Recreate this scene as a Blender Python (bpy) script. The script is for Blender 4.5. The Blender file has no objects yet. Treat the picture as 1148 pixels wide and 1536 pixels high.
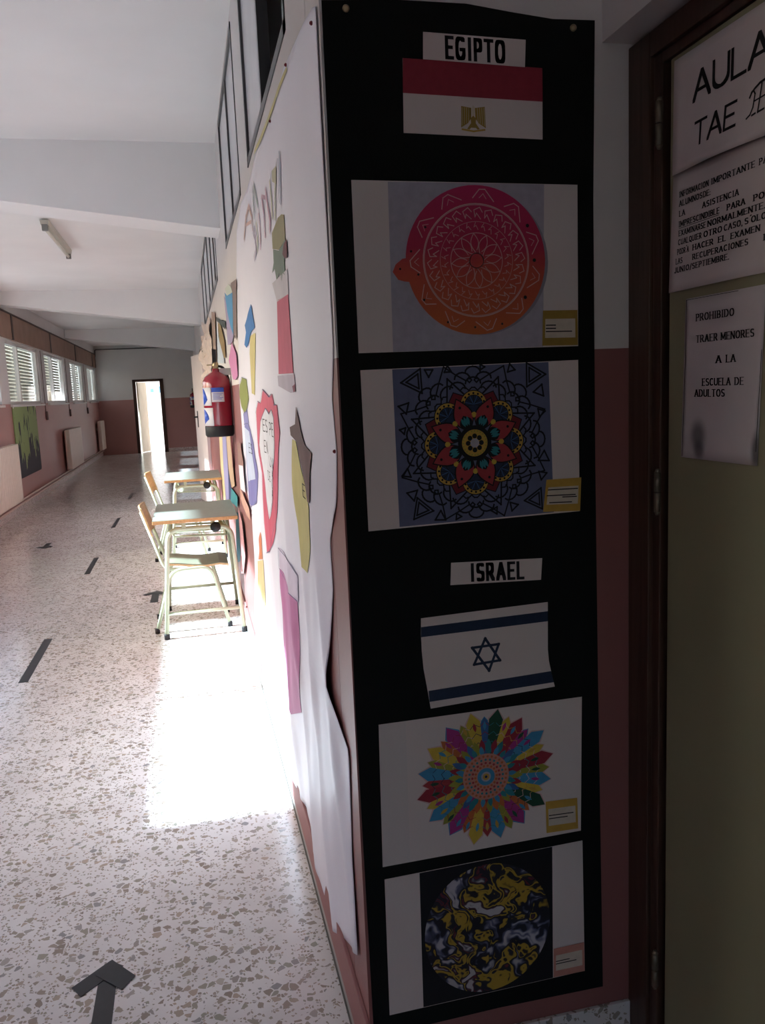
import bpy, bmesh, math, random
from mathutils import Vector, Matrix
random.seed(7)
SC = bpy.context.scene
COL = SC.collection
R = math.radians

# ---------------------------------------------------------------- camera
H = 1.42
PITCH, ROLL, YAW, FPX = R(8.3488), R(2.4779), R(12.8127), 1250.0
cam_d = bpy.data.cameras.new('camera')
cam = bpy.data.objects.new('camera', cam_d); COL.objects.link(cam)
cam_d.sensor_fit = 'VERTICAL'; cam_d.sensor_height = 36.0
cam_d.lens = FPX * 36.0 / 1536.0
cam_d.clip_start = 0.02; cam_d.clip_end = 300
fwd = Vector((math.sin(YAW) * math.cos(PITCH), math.cos(YAW) * math.cos(PITCH), -math.sin(PITCH)))
rgt = Vector((math.cos(YAW), -math.sin(YAW), 0)); dwn = fwd.cross(rgt)
r2 = math.cos(ROLL) * rgt + math.sin(ROLL) * dwn
d2 = -math.sin(ROLL) * rgt + math.cos(ROLL) * dwn
m = Matrix((r2, -d2, -fwd)).transposed().to_4x4(); m.translation = (0, 0, H)
cam.matrix_world = m
SC.camera = cam

# ---------------------------------------------------------------- light
w = bpy.data.worlds.new('world'); SC.world = w; w.use_nodes = True
nt = w.node_tree; bg = nt.nodes['Background']
sky = nt.nodes.new('ShaderNodeTexSky'); sky.sky_type = 'NISHITA'
sky.sun_disc = False; sky.sun_elevation = R(35); sky.sun_rotation = R(270)
sky.air_density = 1.0; sky.dust_density = 4.0
nt.links.new(sky.outputs[0], bg.inputs[0]); bg.inputs[1].default_value = 1.35
sun_d = bpy.data.lights.new('sun', 'SUN'); sun_d.energy = 48.0; sun_d.angle = R(1.8); sun_d.color = (.72, .885, 1.0)
sun = bpy.data.objects.new('sun', sun_d); COL.objects.link(sun)
sun.rotation_euler = Vector((1, 0.0, -0.70)).to_track_quat('-Z', 'Y').to_euler()
sun.location = (-12, 6, 9)
vs = SC.view_settings
vs.view_transform = 'Standard'; vs.look = 'None'; vs.exposure = -0.66; vs.gamma = 1.0; vs.use_curve_mapping = False
SC.cycles.max_bounces = 14; SC.cycles.diffuse_bounces = 8; SC.cycles.glossy_bounces = 6
SC.cycles.transparent_max_bounces = 16; SC.cycles.use_denoising = True
SC.cycles.caustics_reflective = False; SC.cycles.caustics_refractive = False

# ---------------------------------------------------------------- room constants (metres)
XR, XL, YC, YF, ZC = 0.27, -2.27, 1.507, 23.4, 2.87   # right wall, left wall, pillar face, far wall, ceiling
XD = 0.854                                             # front of the near door frame

# ---------------------------------------------------------------- materials
MATS = {}
def mat(name, col, rough=.6, spec=.4, metal=0., var=.05, scale=9., bump=0., coat=0.):
    if name in MATS: return MATS[name]
    M = bpy.data.materials.new(name); M.use_nodes = True
    n = M.node_tree.nodes; l = M.node_tree.links
    b = n['Principled BSDF']
    b.inputs['Roughness'].default_value = rough; b.inputs['Metallic'].default_value = metal
    b.inputs['Specular IOR Level'].default_value = spec
    b.inputs['Coat Weight'].default_value = coat
    tc = n.new('ShaderNodeTexCoord'); no = n.new('ShaderNodeTexNoise'); no.inputs['Scale'].default_value = scale
    no.inputs['Detail'].default_value = 4
    l.new(tc.outputs['Object'], no.inputs['Vector'])
    hv = n.new('ShaderNodeMapRange'); hv.inputs['To Min'].default_value = 1 - var; hv.inputs['To Max'].default_value = 1 + var
    hv.inputs['From Min'].default_value = .3; hv.inputs['From Max'].default_value = .7
    l.new(no.outputs['Fac'], hv.inputs['Value'])
    mx = n.new('ShaderNodeVectorMath'); mx.operation = 'SCALE'; mx.inputs[0].default_value = col[:3]
    l.new(hv.outputs[0], mx.inputs['Scale'])
    l.new(mx.outputs[0], b.inputs['Base Color'])
    if bump:
        bp = n.new('ShaderNodeBump'); bp.inputs['Strength'].default_value = bump; bp.inputs['Distance'].default_value = .004
        l.new(no.outputs['Fac'], bp.inputs['Height']); l.new(bp.outputs[0], b.inputs['Normal'])
    MATS[name] = M
    return M

def dado_mat(name, zsplit, pink, white):
    M = bpy.data.materials.new(name); M.use_nodes = True
    n = M.node_tree.nodes; l = M.node_tree.links; b = n['Principled BSDF']
    g = n.new('ShaderNodeNewGeometry'); s = n.new('ShaderNodeSeparateXYZ'); l.new(g.outputs['Position'], s.inputs[0])
    no = n.new('ShaderNodeTexNoise'); no.inputs['Scale'].default_value = 3.0; no.inputs['Detail'].default_value = 6
    l.new(g.outputs['Position'], no.inputs['Vector'])
    c = n.new('ShaderNodeMath'); c.operation = 'GREATER_THAN'; c.inputs[1].default_value = zsplit; l.new(s.outputs['Z'], c.inputs[0])
    mx = n.new('ShaderNodeMix'); mx.data_type = 'RGBA'; l.new(c.outputs[0], mx.inputs['Factor'])
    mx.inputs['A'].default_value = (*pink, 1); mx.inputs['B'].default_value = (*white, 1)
    hv = n.new('ShaderNodeMapRange'); hv.inputs['To Min'].default_value = .93; hv.inputs['To Max'].default_value = 1.05
    l.new(no.outputs['Fac'], hv.inputs['Value'])
    v = n.new('ShaderNodeVectorMath'); v.operation = 'SCALE'; l.new(mx.outputs['Result'], v.inputs[0]); l.new(hv.outputs[0], v.inputs['Scale'])
    l.new(v.outputs[0], b.inputs['Base Color'])
    r = n.new('ShaderNodeMapRange'); r.inputs['To Min'].default_value = .42; r.inputs['To Max'].default_value = .7; l.new(c.outputs[0], r.inputs['Value'])
    l.new(r.outputs[0], b.inputs['Roughness'])
    n2 = n.new('ShaderNodeTexNoise'); n2.inputs['Scale'].default_value = 160; l.new(g.outputs['Position'], n2.inputs['Vector'])
    bp = n.new('ShaderNodeBump'); bp.inputs['Strength'].default_value = .12; bp.inputs['Distance'].default_value = .002
    l.new(n2.outputs['Fac'], bp.inputs['Height']); l.new(bp.outputs[0], b.inputs['Normal'])
    MATS[name] = M
    return M

def terrazzo(name, rough=.16):
    M = bpy.data.materials.new(name); M.use_nodes = True
    n = M.node_tree.nodes; l = M.node_tree.links; b = n['Principled BSDF']
    g = n.new('ShaderNodeNewGeometry')
    dn = n.new('ShaderNodeTexNoise'); dn.inputs['Scale'].default_value = 42; dn.inputs['Detail'].default_value = 3
    l.new(g.outputs['Position'], dn.inputs['Vector'])
    dm = n.new('ShaderNodeVectorMath'); dm.operation = 'MULTIPLY_ADD'; dm.inputs[1].default_value = (.010, .010, .010)
    l.new(dn.outputs['Color'], dm.inputs[0]); l.new(g.outputs['Position'], dm.inputs[2])
    prev = None
    base = n.new('ShaderNodeTexNoise'); base.inputs['Scale'].default_value = 5; base.inputs['Detail'].default_value = 5
    l.new(g.outputs['Position'], base.inputs['Vector'])
    br = n.new('ShaderNodeValToRGB'); br.color_ramp.elements[0].color = (.63, .60, .595, 1); br.color_ramp.elements[1].color = (.75, .725, .72, 1)
    br.color_ramp.elements[0].position = .3; br.color_ramp.elements[1].position = .7
    l.new(base.outputs['Fac'], br.inputs['Fac']); prev = br.outputs['Color']
    for sc, sel, edge in ((120, .70, .07), (52, .72, .06)):
        vo = n.new('ShaderNodeTexVoronoi'); vo.inputs['Scale'].default_value = sc
        ve = n.new('ShaderNodeTexVoronoi'); ve.feature = 'DISTANCE_TO_EDGE'; ve.inputs['Scale'].default_value = sc
        l.new(dm.outputs[0], vo.inputs['Vector']); l.new(dm.outputs[0], ve.inputs['Vector'])
        sp = n.new('ShaderNodeSeparateColor'); l.new(vo.outputs['Color'], sp.inputs[0])
        sl = n.new('ShaderNodeMath'); sl.operation = 'GREATER_THAN'; sl.inputs[1].default_value = sel; l.new(sp.outputs[0], sl.inputs[0])
        ed = n.new('ShaderNodeMath'); ed.operation = 'MULTIPLY_ADD'; ed.inputs[1].default_value = .10; ed.inputs[2].default_value = edge; l.new(sp.outputs[2], ed.inputs[0])
        ge = n.new('ShaderNodeMath'); ge.operation = 'GREATER_THAN'; l.new(ve.outputs['Distance'], ge.inputs[0]); l.new(ed.outputs[0], ge.inputs[1])
        lt = n.new('ShaderNodeMath'); lt.operation = 'MULTIPLY'; l.new(sl.outputs[0], lt.inputs[0]); l.new(ge.outputs[0], lt.inputs[1])
        cr = n.new('ShaderNodeValToRGB'); e = cr.color_ramp.elements
        e[0].color = (.25, .205, .175, 1); e[0].position = 0
        e[1].color = (.48, .42, .36, 1); e[1].position = 1
        for p, c in ((.25, (.34, .29, .245, 1)), (.5, (.29, .285, .235, 1)), (.7, (.42, .335, .27, 1)), (.85, (.26, .255, .26, 1))):
            k = e.new(p); k.color = c
        l.new(sp.outputs[1], cr.inputs['Fac'])
        mx = n.new('ShaderNodeMix'); mx.data_type = 'RGBA'
        l.new(lt.outputs[0], mx.inputs['Factor']); l.new(prev, mx.inputs['A']); l.new(cr.outputs['Color'], mx.inputs['B'])
        prev = mx.outputs['Result']
    l.new(prev, b.inputs['Base Color'])
    rn = n.new('ShaderNodeTexNoise'); rn.inputs['Scale'].default_value = 1.7; rn.inputs['Detail'].default_value = 6
    l.new(g.outputs['Position'], rn.inputs['Vector'])
    rr = n.new('ShaderNodeMapRange'); rr.inputs['To Min'].default_value = rough * .8; rr.inputs['To Max'].default_value = rough * 1.5
    l.new(rn.outputs['Fac'], rr.inputs['Value']); l.new(rr.outputs[0], b.inputs['Roughness'])
    b.inputs['Specular IOR Level'].default_value = .5
    MATS[name] = M
    return M

def glass_mat(name, tint=(.95, .97, .97), gl=.08, rough=.02):
    M = bpy.data.materials.new(name); M.use_nodes = True
    n = M.node_tree.nodes; l = M.node_tree.links; n.remove(n['Principled BSDF'])
    o = n['Material Output']; t = n.new('ShaderNodeBsdfTransparent'); t.inputs[0].default_value = (*tint, 1)
    gs = n.new('ShaderNodeBsdfGlossy'); gs.inputs['Roughness'].default_value = rough
    fr = n.new('ShaderNodeFresnel'); fr.inputs['IOR'].default_value = 1.45
    gm = n.new('ShaderNodeNewGeometry'); inv = n.new('ShaderNodeMath'); inv.operation = 'SUBTRACT'; inv.inputs[0].default_value = 1.0; l.new(gm.outputs['Backfacing'], inv.inputs[1])
    ff = n.new('ShaderNodeMath'); ff.operation = 'MULTIPLY'; l.new(fr.outputs[0], ff.inputs[0]); l.new(inv.outputs[0], ff.inputs[1])   # reflect at the outer faces only
    mx = n.new('ShaderNodeMixShader'); l.new(ff.outputs[0], mx.inputs[0]); l.new(t.outputs[0], mx.inputs[1]); l.new(gs.outputs[0], mx.inputs[2])
    l.new(mx.outputs[0], o.inputs['Surface'])
    MATS[name] = M
    return M

def ramp_mat(name, build, rough=.6):
    """procedural print: build(n, l, position_socket) returns a colour socket"""
    M = bpy.data.materials.new(name); M.use_nodes = True
    n = M.node_tree.nodes; l = M.node_tree.links; b = n['Principled BSDF']
    g = n.new('ShaderNodeNewGeometry')
    l.new(build(n, l, g.outputs['Position']), b.inputs['Base Color'])
    b.inputs['Roughness'].default_value = rough; b.inputs['Specular IOR Level'].default_value = .3
    MATS[name] = M
    return M

def wood_mat(name, c0, c1, rough=.45, axis='Z'):
    def build(n, l, pos):
        mp = n.new('ShaderNodeMapping'); s = {'X': (.05, 1, 1), 'Y': (1, .05, 1), 'Z': (1, 1, .05)}[axis]
        mp.inputs['Scale'].default_value = s; l.new(pos, mp.inputs['Vector'])
        no = n.new('ShaderNodeTexNoise'); no.inputs['Scale'].default_value = 60; no.inputs['Detail'].default_value = 5
        no.inputs['Distortion'].default_value = .6; l.new(mp.outputs[0], no.inputs['Vector'])
        r = n.new('ShaderNodeValToRGB'); r.color_ramp.elements[0].color = (*c0, 1); r.color_ramp.elements[1].color = (*c1, 1)
        r.color_ramp.elements[0].position = .35; r.color_ramp.elements[1].position = .65
        l.new(no.outputs['Fac'], r.inputs['Fac']); return r.outputs['Color']
    return ramp_mat(name, build, rough)

def dark_spots(n, l, pos):  # pale paper with soft dark spots near the lower corners
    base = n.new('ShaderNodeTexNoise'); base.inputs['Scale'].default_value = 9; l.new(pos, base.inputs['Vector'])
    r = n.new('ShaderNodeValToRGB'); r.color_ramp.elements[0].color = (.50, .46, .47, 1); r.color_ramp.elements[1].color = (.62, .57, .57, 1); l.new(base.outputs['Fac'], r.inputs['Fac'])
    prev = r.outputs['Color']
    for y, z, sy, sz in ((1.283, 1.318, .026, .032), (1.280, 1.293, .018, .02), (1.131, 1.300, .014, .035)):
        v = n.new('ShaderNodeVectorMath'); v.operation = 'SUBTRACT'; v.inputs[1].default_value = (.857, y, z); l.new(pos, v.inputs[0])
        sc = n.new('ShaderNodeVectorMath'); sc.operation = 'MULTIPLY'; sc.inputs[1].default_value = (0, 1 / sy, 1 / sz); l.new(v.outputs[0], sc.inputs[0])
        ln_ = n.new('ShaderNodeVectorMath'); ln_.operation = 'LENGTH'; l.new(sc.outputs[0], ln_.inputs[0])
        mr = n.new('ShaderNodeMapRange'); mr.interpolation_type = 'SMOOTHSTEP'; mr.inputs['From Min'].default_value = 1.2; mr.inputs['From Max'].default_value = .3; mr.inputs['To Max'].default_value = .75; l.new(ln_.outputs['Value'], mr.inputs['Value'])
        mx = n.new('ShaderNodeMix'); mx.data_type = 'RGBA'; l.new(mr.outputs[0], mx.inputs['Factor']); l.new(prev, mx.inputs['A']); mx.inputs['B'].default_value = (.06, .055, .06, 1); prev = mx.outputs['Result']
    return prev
ramp_mat('spotted_paper', dark_spots)
WHITE = (.68, .645, .63)
dado_mat('paint_corridor', 1.44, (.43, .235, .22), (.68, .68, .68))
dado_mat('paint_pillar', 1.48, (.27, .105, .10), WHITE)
mat('ceiling_paint', (.80, .79, .785), .8, .2, var=.03, scale=2)
terrazzo('terrazzo_floor', .17); terrazzo('terrazzo_skirting', .3)
mat('skirting_joint', (.12, .11, .10), .7)
glass_mat('window_glass')
mat('alu_white', (.72, .72, .71), .4, .5, var=.03)
mat('alu_dark', (.055, .055, .06), .4, .5, var=.05)
def shutter_mat():
    M = mat('shutter_pvc', (.62, .61, .55), .5, .4, var=.06); n = M.node_tree.nodes; l = M.node_tree.links
    t = n.new('ShaderNodeBsdfTranslucent'); t.inputs[0].default_value = (.62, .58, .47, 1)
    mx = n.new('ShaderNodeMixShader'); mx.inputs[0].default_value = .11
    l.new(n['Principled BSDF'].outputs[0], mx.inputs[1]); l.new(t.outputs[0], mx.inputs[2]); l.new(mx.outputs[0], n['Material Output'].inputs['Surface'])
shutter_mat()
mat('shutter_box', (.30, .19, .145), .6, .3, var=.12, scale=4)
mat('box_strip', (.07, .045, .04), .6)
mat('strap', (.18, .13, .12), .8)
wood_mat('dark_wood', (.045, .022, .016), (.085, .045, .032), .4)
wood_mat('door_cream', (.62, .55, .42), (.74, .67, .54), .5)
mat('door_olive', (.245, .235, .14), .5, .4, var=.06, scale=3)
mat('door_white', (.70, .62, .60), .5, .4, var=.05, scale=3)
mat('hinge_steel', (.20, .165, .12), .4, .5, metal=.7)
mat('radiator_paint', (.74, .68, .60), .4, .5, var=.03)
mat('pipe_paint', (.62, .48, .42), .4, .5, var=.08)
mat('green_tube', (.50, .565, .40), .35, .5, var=.04)
mat('laminate_top', (.235, .245, .21), .5, .3, var=.05, scale=30)
wood_mat('beech_edge', (.56, .30, .12), (.66, .38, .17), .4, 'Y')
wood_mat('beech_ply', (.55, .36, .17), (.66, .46, .25), .45, 'Y')
mat('rubber_black', (.018, .018, .02), .6, .4)
mat('tape_black', (.022, .024, .028), .45, .4, var=.15, scale=40)
mat('extinguisher_red', (.27, .012, .03), .25, .5, coat=.4)
mat('sticker_white', (.72, .72, .74), .5)
mat('sticker_blue', (.05, .12, .55), .4)
mat('brass', (.45, .36, .22), .35, .5, metal=.9)
mat('steel', (.5, .5, .5), .3, .5, metal=.9)
mat('fixture_body', (.50, .48, .42), .5, .4, var=.05)
mat('fixture_dark', (.22, .21, .20), .5)
mat('fixture_tube', (.66, .64, .56), .3, .5)
mat('black_paper', (.0075, .0085, .0085), .8, .15, var=.12, scale=6, bump=.2)
mat('black_ink', (.012, .012, .013), .7, .2)
mat('print_paper', (.70, .62, .605), .6, .3, var=.02, scale=5)
mat('print_paper_b', (.66, .60, .59), .6, .3, var=.02, scale=5)
mat('notice_paper', (.62, .56, .55), .6, .3, var=.05, scale=12)
mat('mural_paper', (.80, .785, .88), .42, .4, var=.03, scale=2)
dado_mat('skirting_pink', .03, (.34, .32, .31), (.31, .14, .135))
mat('pane_grey', (.66, .66, .68), .25, .5, var=.03)
mat('ink_sky_pale', (.20, .42, .58), .6)
mat('concrete', (.27, .27, .265), .9, .1)

# ---------------------------------------------------------------- mesh helpers
def link(name, me, mats, parent=None):
    o = bpy.data.objects.new(name, me); COL.objects.link(o)
    for mm in (mats if isinstance(mats, (list, tuple)) else [mats]):
        me.materials.append(MATS[mm] if isinstance(mm, str) else mm)
    if parent is not None: o.parent = parent
    return o
def obj(name, bm, mats, parent=None, smooth=False):
    bmesh.ops.recalc_face_normals(bm, faces=bm.faces[:])
    me = bpy.data.meshes.new(name); bm.to_mesh(me); bm.free()
    if smooth:
        for p in me.polygons: p.use_smooth = True
    return link(name, me, mats, parent)
def BM(): return bmesh.new()
def box(bm, x0, x1, y0, y1, z0, z1, mi=0, bev=0.):
    vs_ = [bm.verts.new((x, y, z)) for x in (x0, x1) for y in (y0, y1) for z in (z0, z1)]
    fs = []
    for q in ((0, 1, 3, 2), (4, 6, 7, 5), (0, 4, 5, 1), (2, 3, 7, 6), (0, 2, 6, 4), (1, 5, 7, 3)):
        f = bm.faces.new([vs_[i] for i in q]); f.material_index = mi; fs.append(f)
    if bev:
        ed = list({e for f in fs for e in f.edges})
        bmesh.ops.bevel(bm, geom=ed, offset=bev, segments=2, affect='EDGES', profile=.6)
    return bm
def bx(name, a, mats, parent=None, bev=0.):
    return obj(name, box(BM(), *a, bev=bev), mats, parent)
def frames(pts):
    T = []
    for i in range(len(pts)):
        a = pts[max(i - 1, 0)]; b = pts[min(i + 1, len(pts) - 1)]
        T.append((b - a).normalized())
    u = T[0].orthogonal().normalized(); out = []
    for t in T:
        u = (u - t * u.dot(t)).normalized(); out.append((u, t.cross(u)))
    return out
def tube(bm, pts, r, n=10, caps=True, mi=0):
    pts = [Vector(p) for p in pts]; fr = frames(pts); rings = []
    rr = r if isinstance(r, (list, tuple)) else [r] * len(pts)
    for p, (u, v), q in zip(pts, fr, rr):
        rings.append([bm.verts.new(p + (u * math.cos(2 * math.pi * k / n) + v * math.sin(2 * math.pi * k / n)) * q) for k in range(n)])
    for a, b in zip(rings, rings[1:]):
        for k in range(n):
            f = bm.faces.new((a[k], a[(k + 1) % n], b[(k + 1) % n], b[k])); f.smooth = True; f.material_index = mi
    if caps:
        for rg in (rings[0], rings[-1]):
            f = bm.faces.new(rg); f.material_index = mi
    return bm
def fillet(pts, rad, n=5):
    pts = [Vector(p) for p in pts]; out = [pts[0]]
    for i in range(1, len(pts) - 1):
        p = pts[i]; a = (pts[i - 1] - p); b = (pts[i + 1] - p)
        d = min(rad, a.length * .48, b.length * .48)
        A = p + a.normalized() * d; B = p + b.normalized() * d
        for k in range(n + 1):
            t = k / n; out.append(A * (1 - t) ** 2 + p * 2 * t * (1 - t) + B * t * t)
    out.append(pts[-1]); return out
def lathe(bm, prof, n=28, c=(0, 0), mi=0):
    rings = []
    for r, z in prof:
        rings.append([bm.verts.new((c[0] + r * math.cos(2 * math.pi * k / n), c[1] + r * math.sin(2 * math.pi * k / n), z)) for k in range(n)])
    for a, b in zip(rings, rings[1:]):
        for k in range(n):
            f = bm.faces.new((a[k], a[(k + 1) % n], b[(k + 1) % n], b[k])); f.smooth = True; f.material_index = mi
    for rg in (rings[0], rings[-1]): bm.faces.new(rg).material_index = mi
    return bm
def prism(bm, pts, f0, f1, mi=0):
    """pts: 2d outline; f0/f1 map (a, b) to back and front points"""
    A = [bm.verts.new(f0(*p)) for p in pts]; B = [bm.verts.new(f1(*p)) for p in pts]
    n = len(pts)
    bm.faces.new(A).material_index = mi; bm.faces.new(B).material_index = mi
    for k in range(n): bm.faces.new((A[k], A[(k + 1) % n], B[(k + 1) % n], B[k])).material_index = mi
    return bm
def tag(o, label, cat=None, group=None, kind=None):
    o['label'] = label
    if cat: o['category'] = cat
    if group: o['group'] = group
    if kind: o['kind'] = kind
    return o
def struct(o, label): return tag(o, label, kind='structure')
def empty(name, loc=(0, 0, 0), rz=0):
    o = bpy.data.objects.new(name, None); COL.objects.link(o); o.location = loc; o.rotation_euler = (0, 0, rz)
    o.empty_display_size = .1
    return o
def dup(root, loc, rz=0, parent=None):
    c = root.copy(); COL.objects.link(c)
    if parent is None: c.location = loc; c.rotation_euler = (0, 0, rz)
    else: c.parent = parent
    for ch in root.children: dup(ch, None, 0, c)
    return c
def interp(tab, x):
    tab = sorted(tab)
    if x <= tab[0][0]: return tab[0][1]
    for (a, va), (b, vb) in zip(tab, tab[1:]):
        if x <= b: return va + (vb - va) * (x - a) / max(b - a, 1e-6)
    return tab[-1][1]
def sstep(a, b, x):
    t = min(max((x - a) / (b - a), 0), 1); return t * t * (3 - 2 * t)

# ---------------------------------------------------------------- lettering (drawn with a flat pen)
def arc(cx, cy, rx, ry, a0, a1, n=9, p=2.0):
    out = []
    for k in range(n + 1):
        a = R(a0 + (a1 - a0) * k / n); c, s = math.cos(a), math.sin(a)
        out.append((cx + rx * math.copysign(abs(c) ** (2 / p), c), cy + ry * math.copysign(abs(s) ** (2 / p), s)))
    return out
def glyphs(p=2.0):
    bowl = lambda cy, ry, rx: [(0, cy + ry), (.26, cy + ry)] + arc(.26, cy, rx, ry, 90, -90, 8, p) + [(0, cy - ry)]
    return {
     'A': (.74, [[(0, 0), (.37, 1), (.74, 0)], [(.13, .33), (.61, .33)]]),
     'B': (.58, [[(0, 0), (0, 1)], bowl(.75, .25, .26), bowl(.25, .25, .32)]),
     'C': (.66, [arc(.35, .5, .35, .5, 48, 312, 12, p)]),
     'D': (.68, [[(0, 0), (0, 1)], bowl(.5, .5, .42)]),
     'E': (.54, [[(0, 0), (0, 1)], [(0, 1), (.54, 1)], [(0, .52), (.44, .52)], [(0, 0), (.54, 0)]]),
     'F': (.52, [[(0, 0), (0, 1)], [(0, 1), (.52, 1)], [(0, .5), (.42, .5)]]),
     'G': (.68, [arc(.35, .5, .35, .5, 48, 340, 12, p), [(.68, .3), (.68, .45)], [(.42, .45), (.68, .45)]]),
     'H': (.66, [[(0, 0), (0, 1)], [(.66, 0), (.66, 1)], [(0, .52), (.66, .52)]]),
     'I': (.2, [[(.1, 0), (.1, 1)]]),
     'J': (.4, [[(.4, 1), (.4, .25)] + arc(.2, .25, .2, .25, 0, -160, 6, p)]),
     'L': (.52, [[(0, 0), (0, 1)], [(0, 0), (.52, 0)]]),
     'M': (.84, [[(0, 0), (0, 1)], [(0, 1), (.42, .15), (.84, 1)], [(.84, 1), (.84, 0)]]),
     'N': (.68, [[(0, 0), (0, 1)], [(0, 1), (.68, 0)], [(.68, 0), (.68, 1)]]),
     'O': (.72, [arc(.36, .5, .36, .5, 0, 360, 20, p)]),
     'P': (.54, [[(0, 0), (0, 1)], bowl(.73, .27, .28)]),
     'Q': (.72, [arc(.36, .5, .36, .5, 0, 360, 20, p), [(.4, .2), (.74, -.15)]]),
     'R': (.62, [[(0, 0), (0, 1)], bowl(.73, .27, .28), [(.28, .46), (.62, 0)]]),
     'S': (.56, [arc(.28, .75, .27, .25, 35, 270, 9, p) + arc(.28, .25, .28, .25, 90, -145, 9, p)[1:]]),
     'T': (.64, [[(.32, 0), (.32, 1)], [(0, 1), (.64, 1)]]),
     'U': (.64, [[(0, 1), (0, .33)] + arc(.32, .33, .32, .33, 180, 360, 9, p) + [(.64, 1)]]),
     'V': (.7, [[(0, 1), (.35, 0), (.7, 1)]]),
     'X': (.66, [[(0, 0), (.66, 1)], [(0, 1), (.66, 0)]]),
     '/': (.36, [[(0, -.1), (.36, 1.05)]]), '.': (.04, [[(.02, 0), (.02, .03)]]), ',': (.04, [[(.03, .05), (.0, -.15)]]),
     ':': (.04, [[(.02, 0), (.02, .03)], [(.02, .5), (.02, .53)]]), ' ': (.3, []),
     "'": (.02, [[(.12, 1.15), (.24, 1.3)]]),
    }
def hull(pts):
    pts = sorted(set(pts)); lo, up = [], []
    cr = lambda o, a, b: (a[0] - o[0]) * (b[1] - o[1]) - (a[1] - o[1]) * (b[0] - o[0])
    for p in pts:
        while len(lo) > 1 and cr(lo[-2], lo[-1], p) <= 0: lo.pop()
        lo.append(p)
    for p in reversed(pts):
        while len(up) > 1 and cr(up[-2], up[-1], p) <= 0: up.pop()
        up.append(p)
    return lo[:-1] + up[:-1]
def text_polys(s, h, pw, ph, xs=1.0, gap=.2, serif=False, width=None, power=2.0):
    """polygons (u, v) in metres of the line s with capital height h; pen pw x ph in cap heights"""
    G = glyphs(power); pen = 0.; segs = []
    for ch in s:
        wd, strokes = G[ch]
        for st in strokes:
            for a, b in zip(st, st[1:]):
                segs.append(((pen + a[0] * xs, a[1]), (pen + b[0] * xs, b[1]), 0))
                if serif and abs(a[0] - b[0]) <   .45 * abs(a[1] - b[1]) and len(st) <= 3:
                    for q in (a, b):
                        if q[1] in (0, 1): segs.append(((pen + q[0] * xs - .17, q[1]), (pen + q[0] * xs + .17, q[1]), 1))
        pen += wd * xs + gap
    tot = max(pen - gap, .01); k = (width / (tot * h)) if width else 1.0
    out = []
    for a, b, sf in segs:
        w_, h_ = (pw, ph) if not sf else (.04, ph)
        yy = lambda v: ph / 2 + v * (1 - ph)
        P = [((q[0] + sx * w_ / 2) * h * k, (yy(q[1]) + sy * ph / 2) * h) for q in (a, b) for sx in (-1, 1) for sy in (-1, 1)]
        out.append(hull([(round(x, 6), round(y, 6)) for x, y in P]))
    return out

# ================================================================ SETTING
struct(bx('floor', (-3.4, 1.3, -4.2, 27.6, -.12, 0), 'terrazzo_floor'), 'polished cream terrazzo corridor floor with brown stone chips')
struct(bx('ground', (-60, -2.42, -40, 60, -.6, -.5), 'concrete'), 'pale concrete ground added outside the windows to bounce light upward')  # plane added to bounce sunlight up onto the ceiling
struct(bx('ceiling', (-2.42, 1.3, -4.2, YF + .15, ZC, ZC + .15), 'ceiling_paint'), 'flat white painted corridor ceiling')
for i, yb in enumerate((5.15, 11.75, 18.0)):
    bm = prism(BM(), [(XL, ZC), (XR, ZC), (XR, 2.395), (XL, 2.71)], lambda a, b: (a, yb + .32, b), lambda a, b: (a, yb, b))
    struct(obj('trim_%d' % (i + 1), bm, 'ceiling_paint'),
           ('white tapered ceiling beam nearest the camera', 'white tapered ceiling beam just beyond the ceiling light', 'white tapered ceiling beam in the dim far end')[i])

# left wall with its band of windows
WZ0, WZ1, WZT = 1.43, 2.29, 2.40
LW = [(2.70, 5.38, 3.97), (5.80, 8.35, 7.07), (8.90, 11.45, 10.17), (12.0, 14.55, 12.98), (15.12, 17.45, 16.14), (18.33, 20.5, 19.35), (21.35, 23.25, 22.2)]
bm = BM()
box(bm, XL - .15, XL, -4.2, YF, 0, WZ0); box(bm, XL - .15, XL, -4.2, YF, WZT, ZC)
ys = [-4.2] + [v for a, b, c in LW for v in (a, b)] + [YF]
for a, b in zip(ys[::2], ys[1::2]): box(bm, XL - .15, XL, a, b, WZ0, WZT)
for a, b, c in LW[3:]: box(bm, XL - .15, XL, a, b, WZ1, WZT)
struct(obj('wall_left', bm, 'paint_corridor'), 'left corridor wall, salmon pink below and off-white above')
WL = ['open window nearest the camera on the left wall', 'second open window on the left wall', 'window with raised shutter beside the first radiator',
      'window with lowered slatted shutter above the green poster', 'window with half lowered shutter showing daylight below',
      'third shuttered window along the left wall', 'last shuttered window before the far wall']
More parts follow.
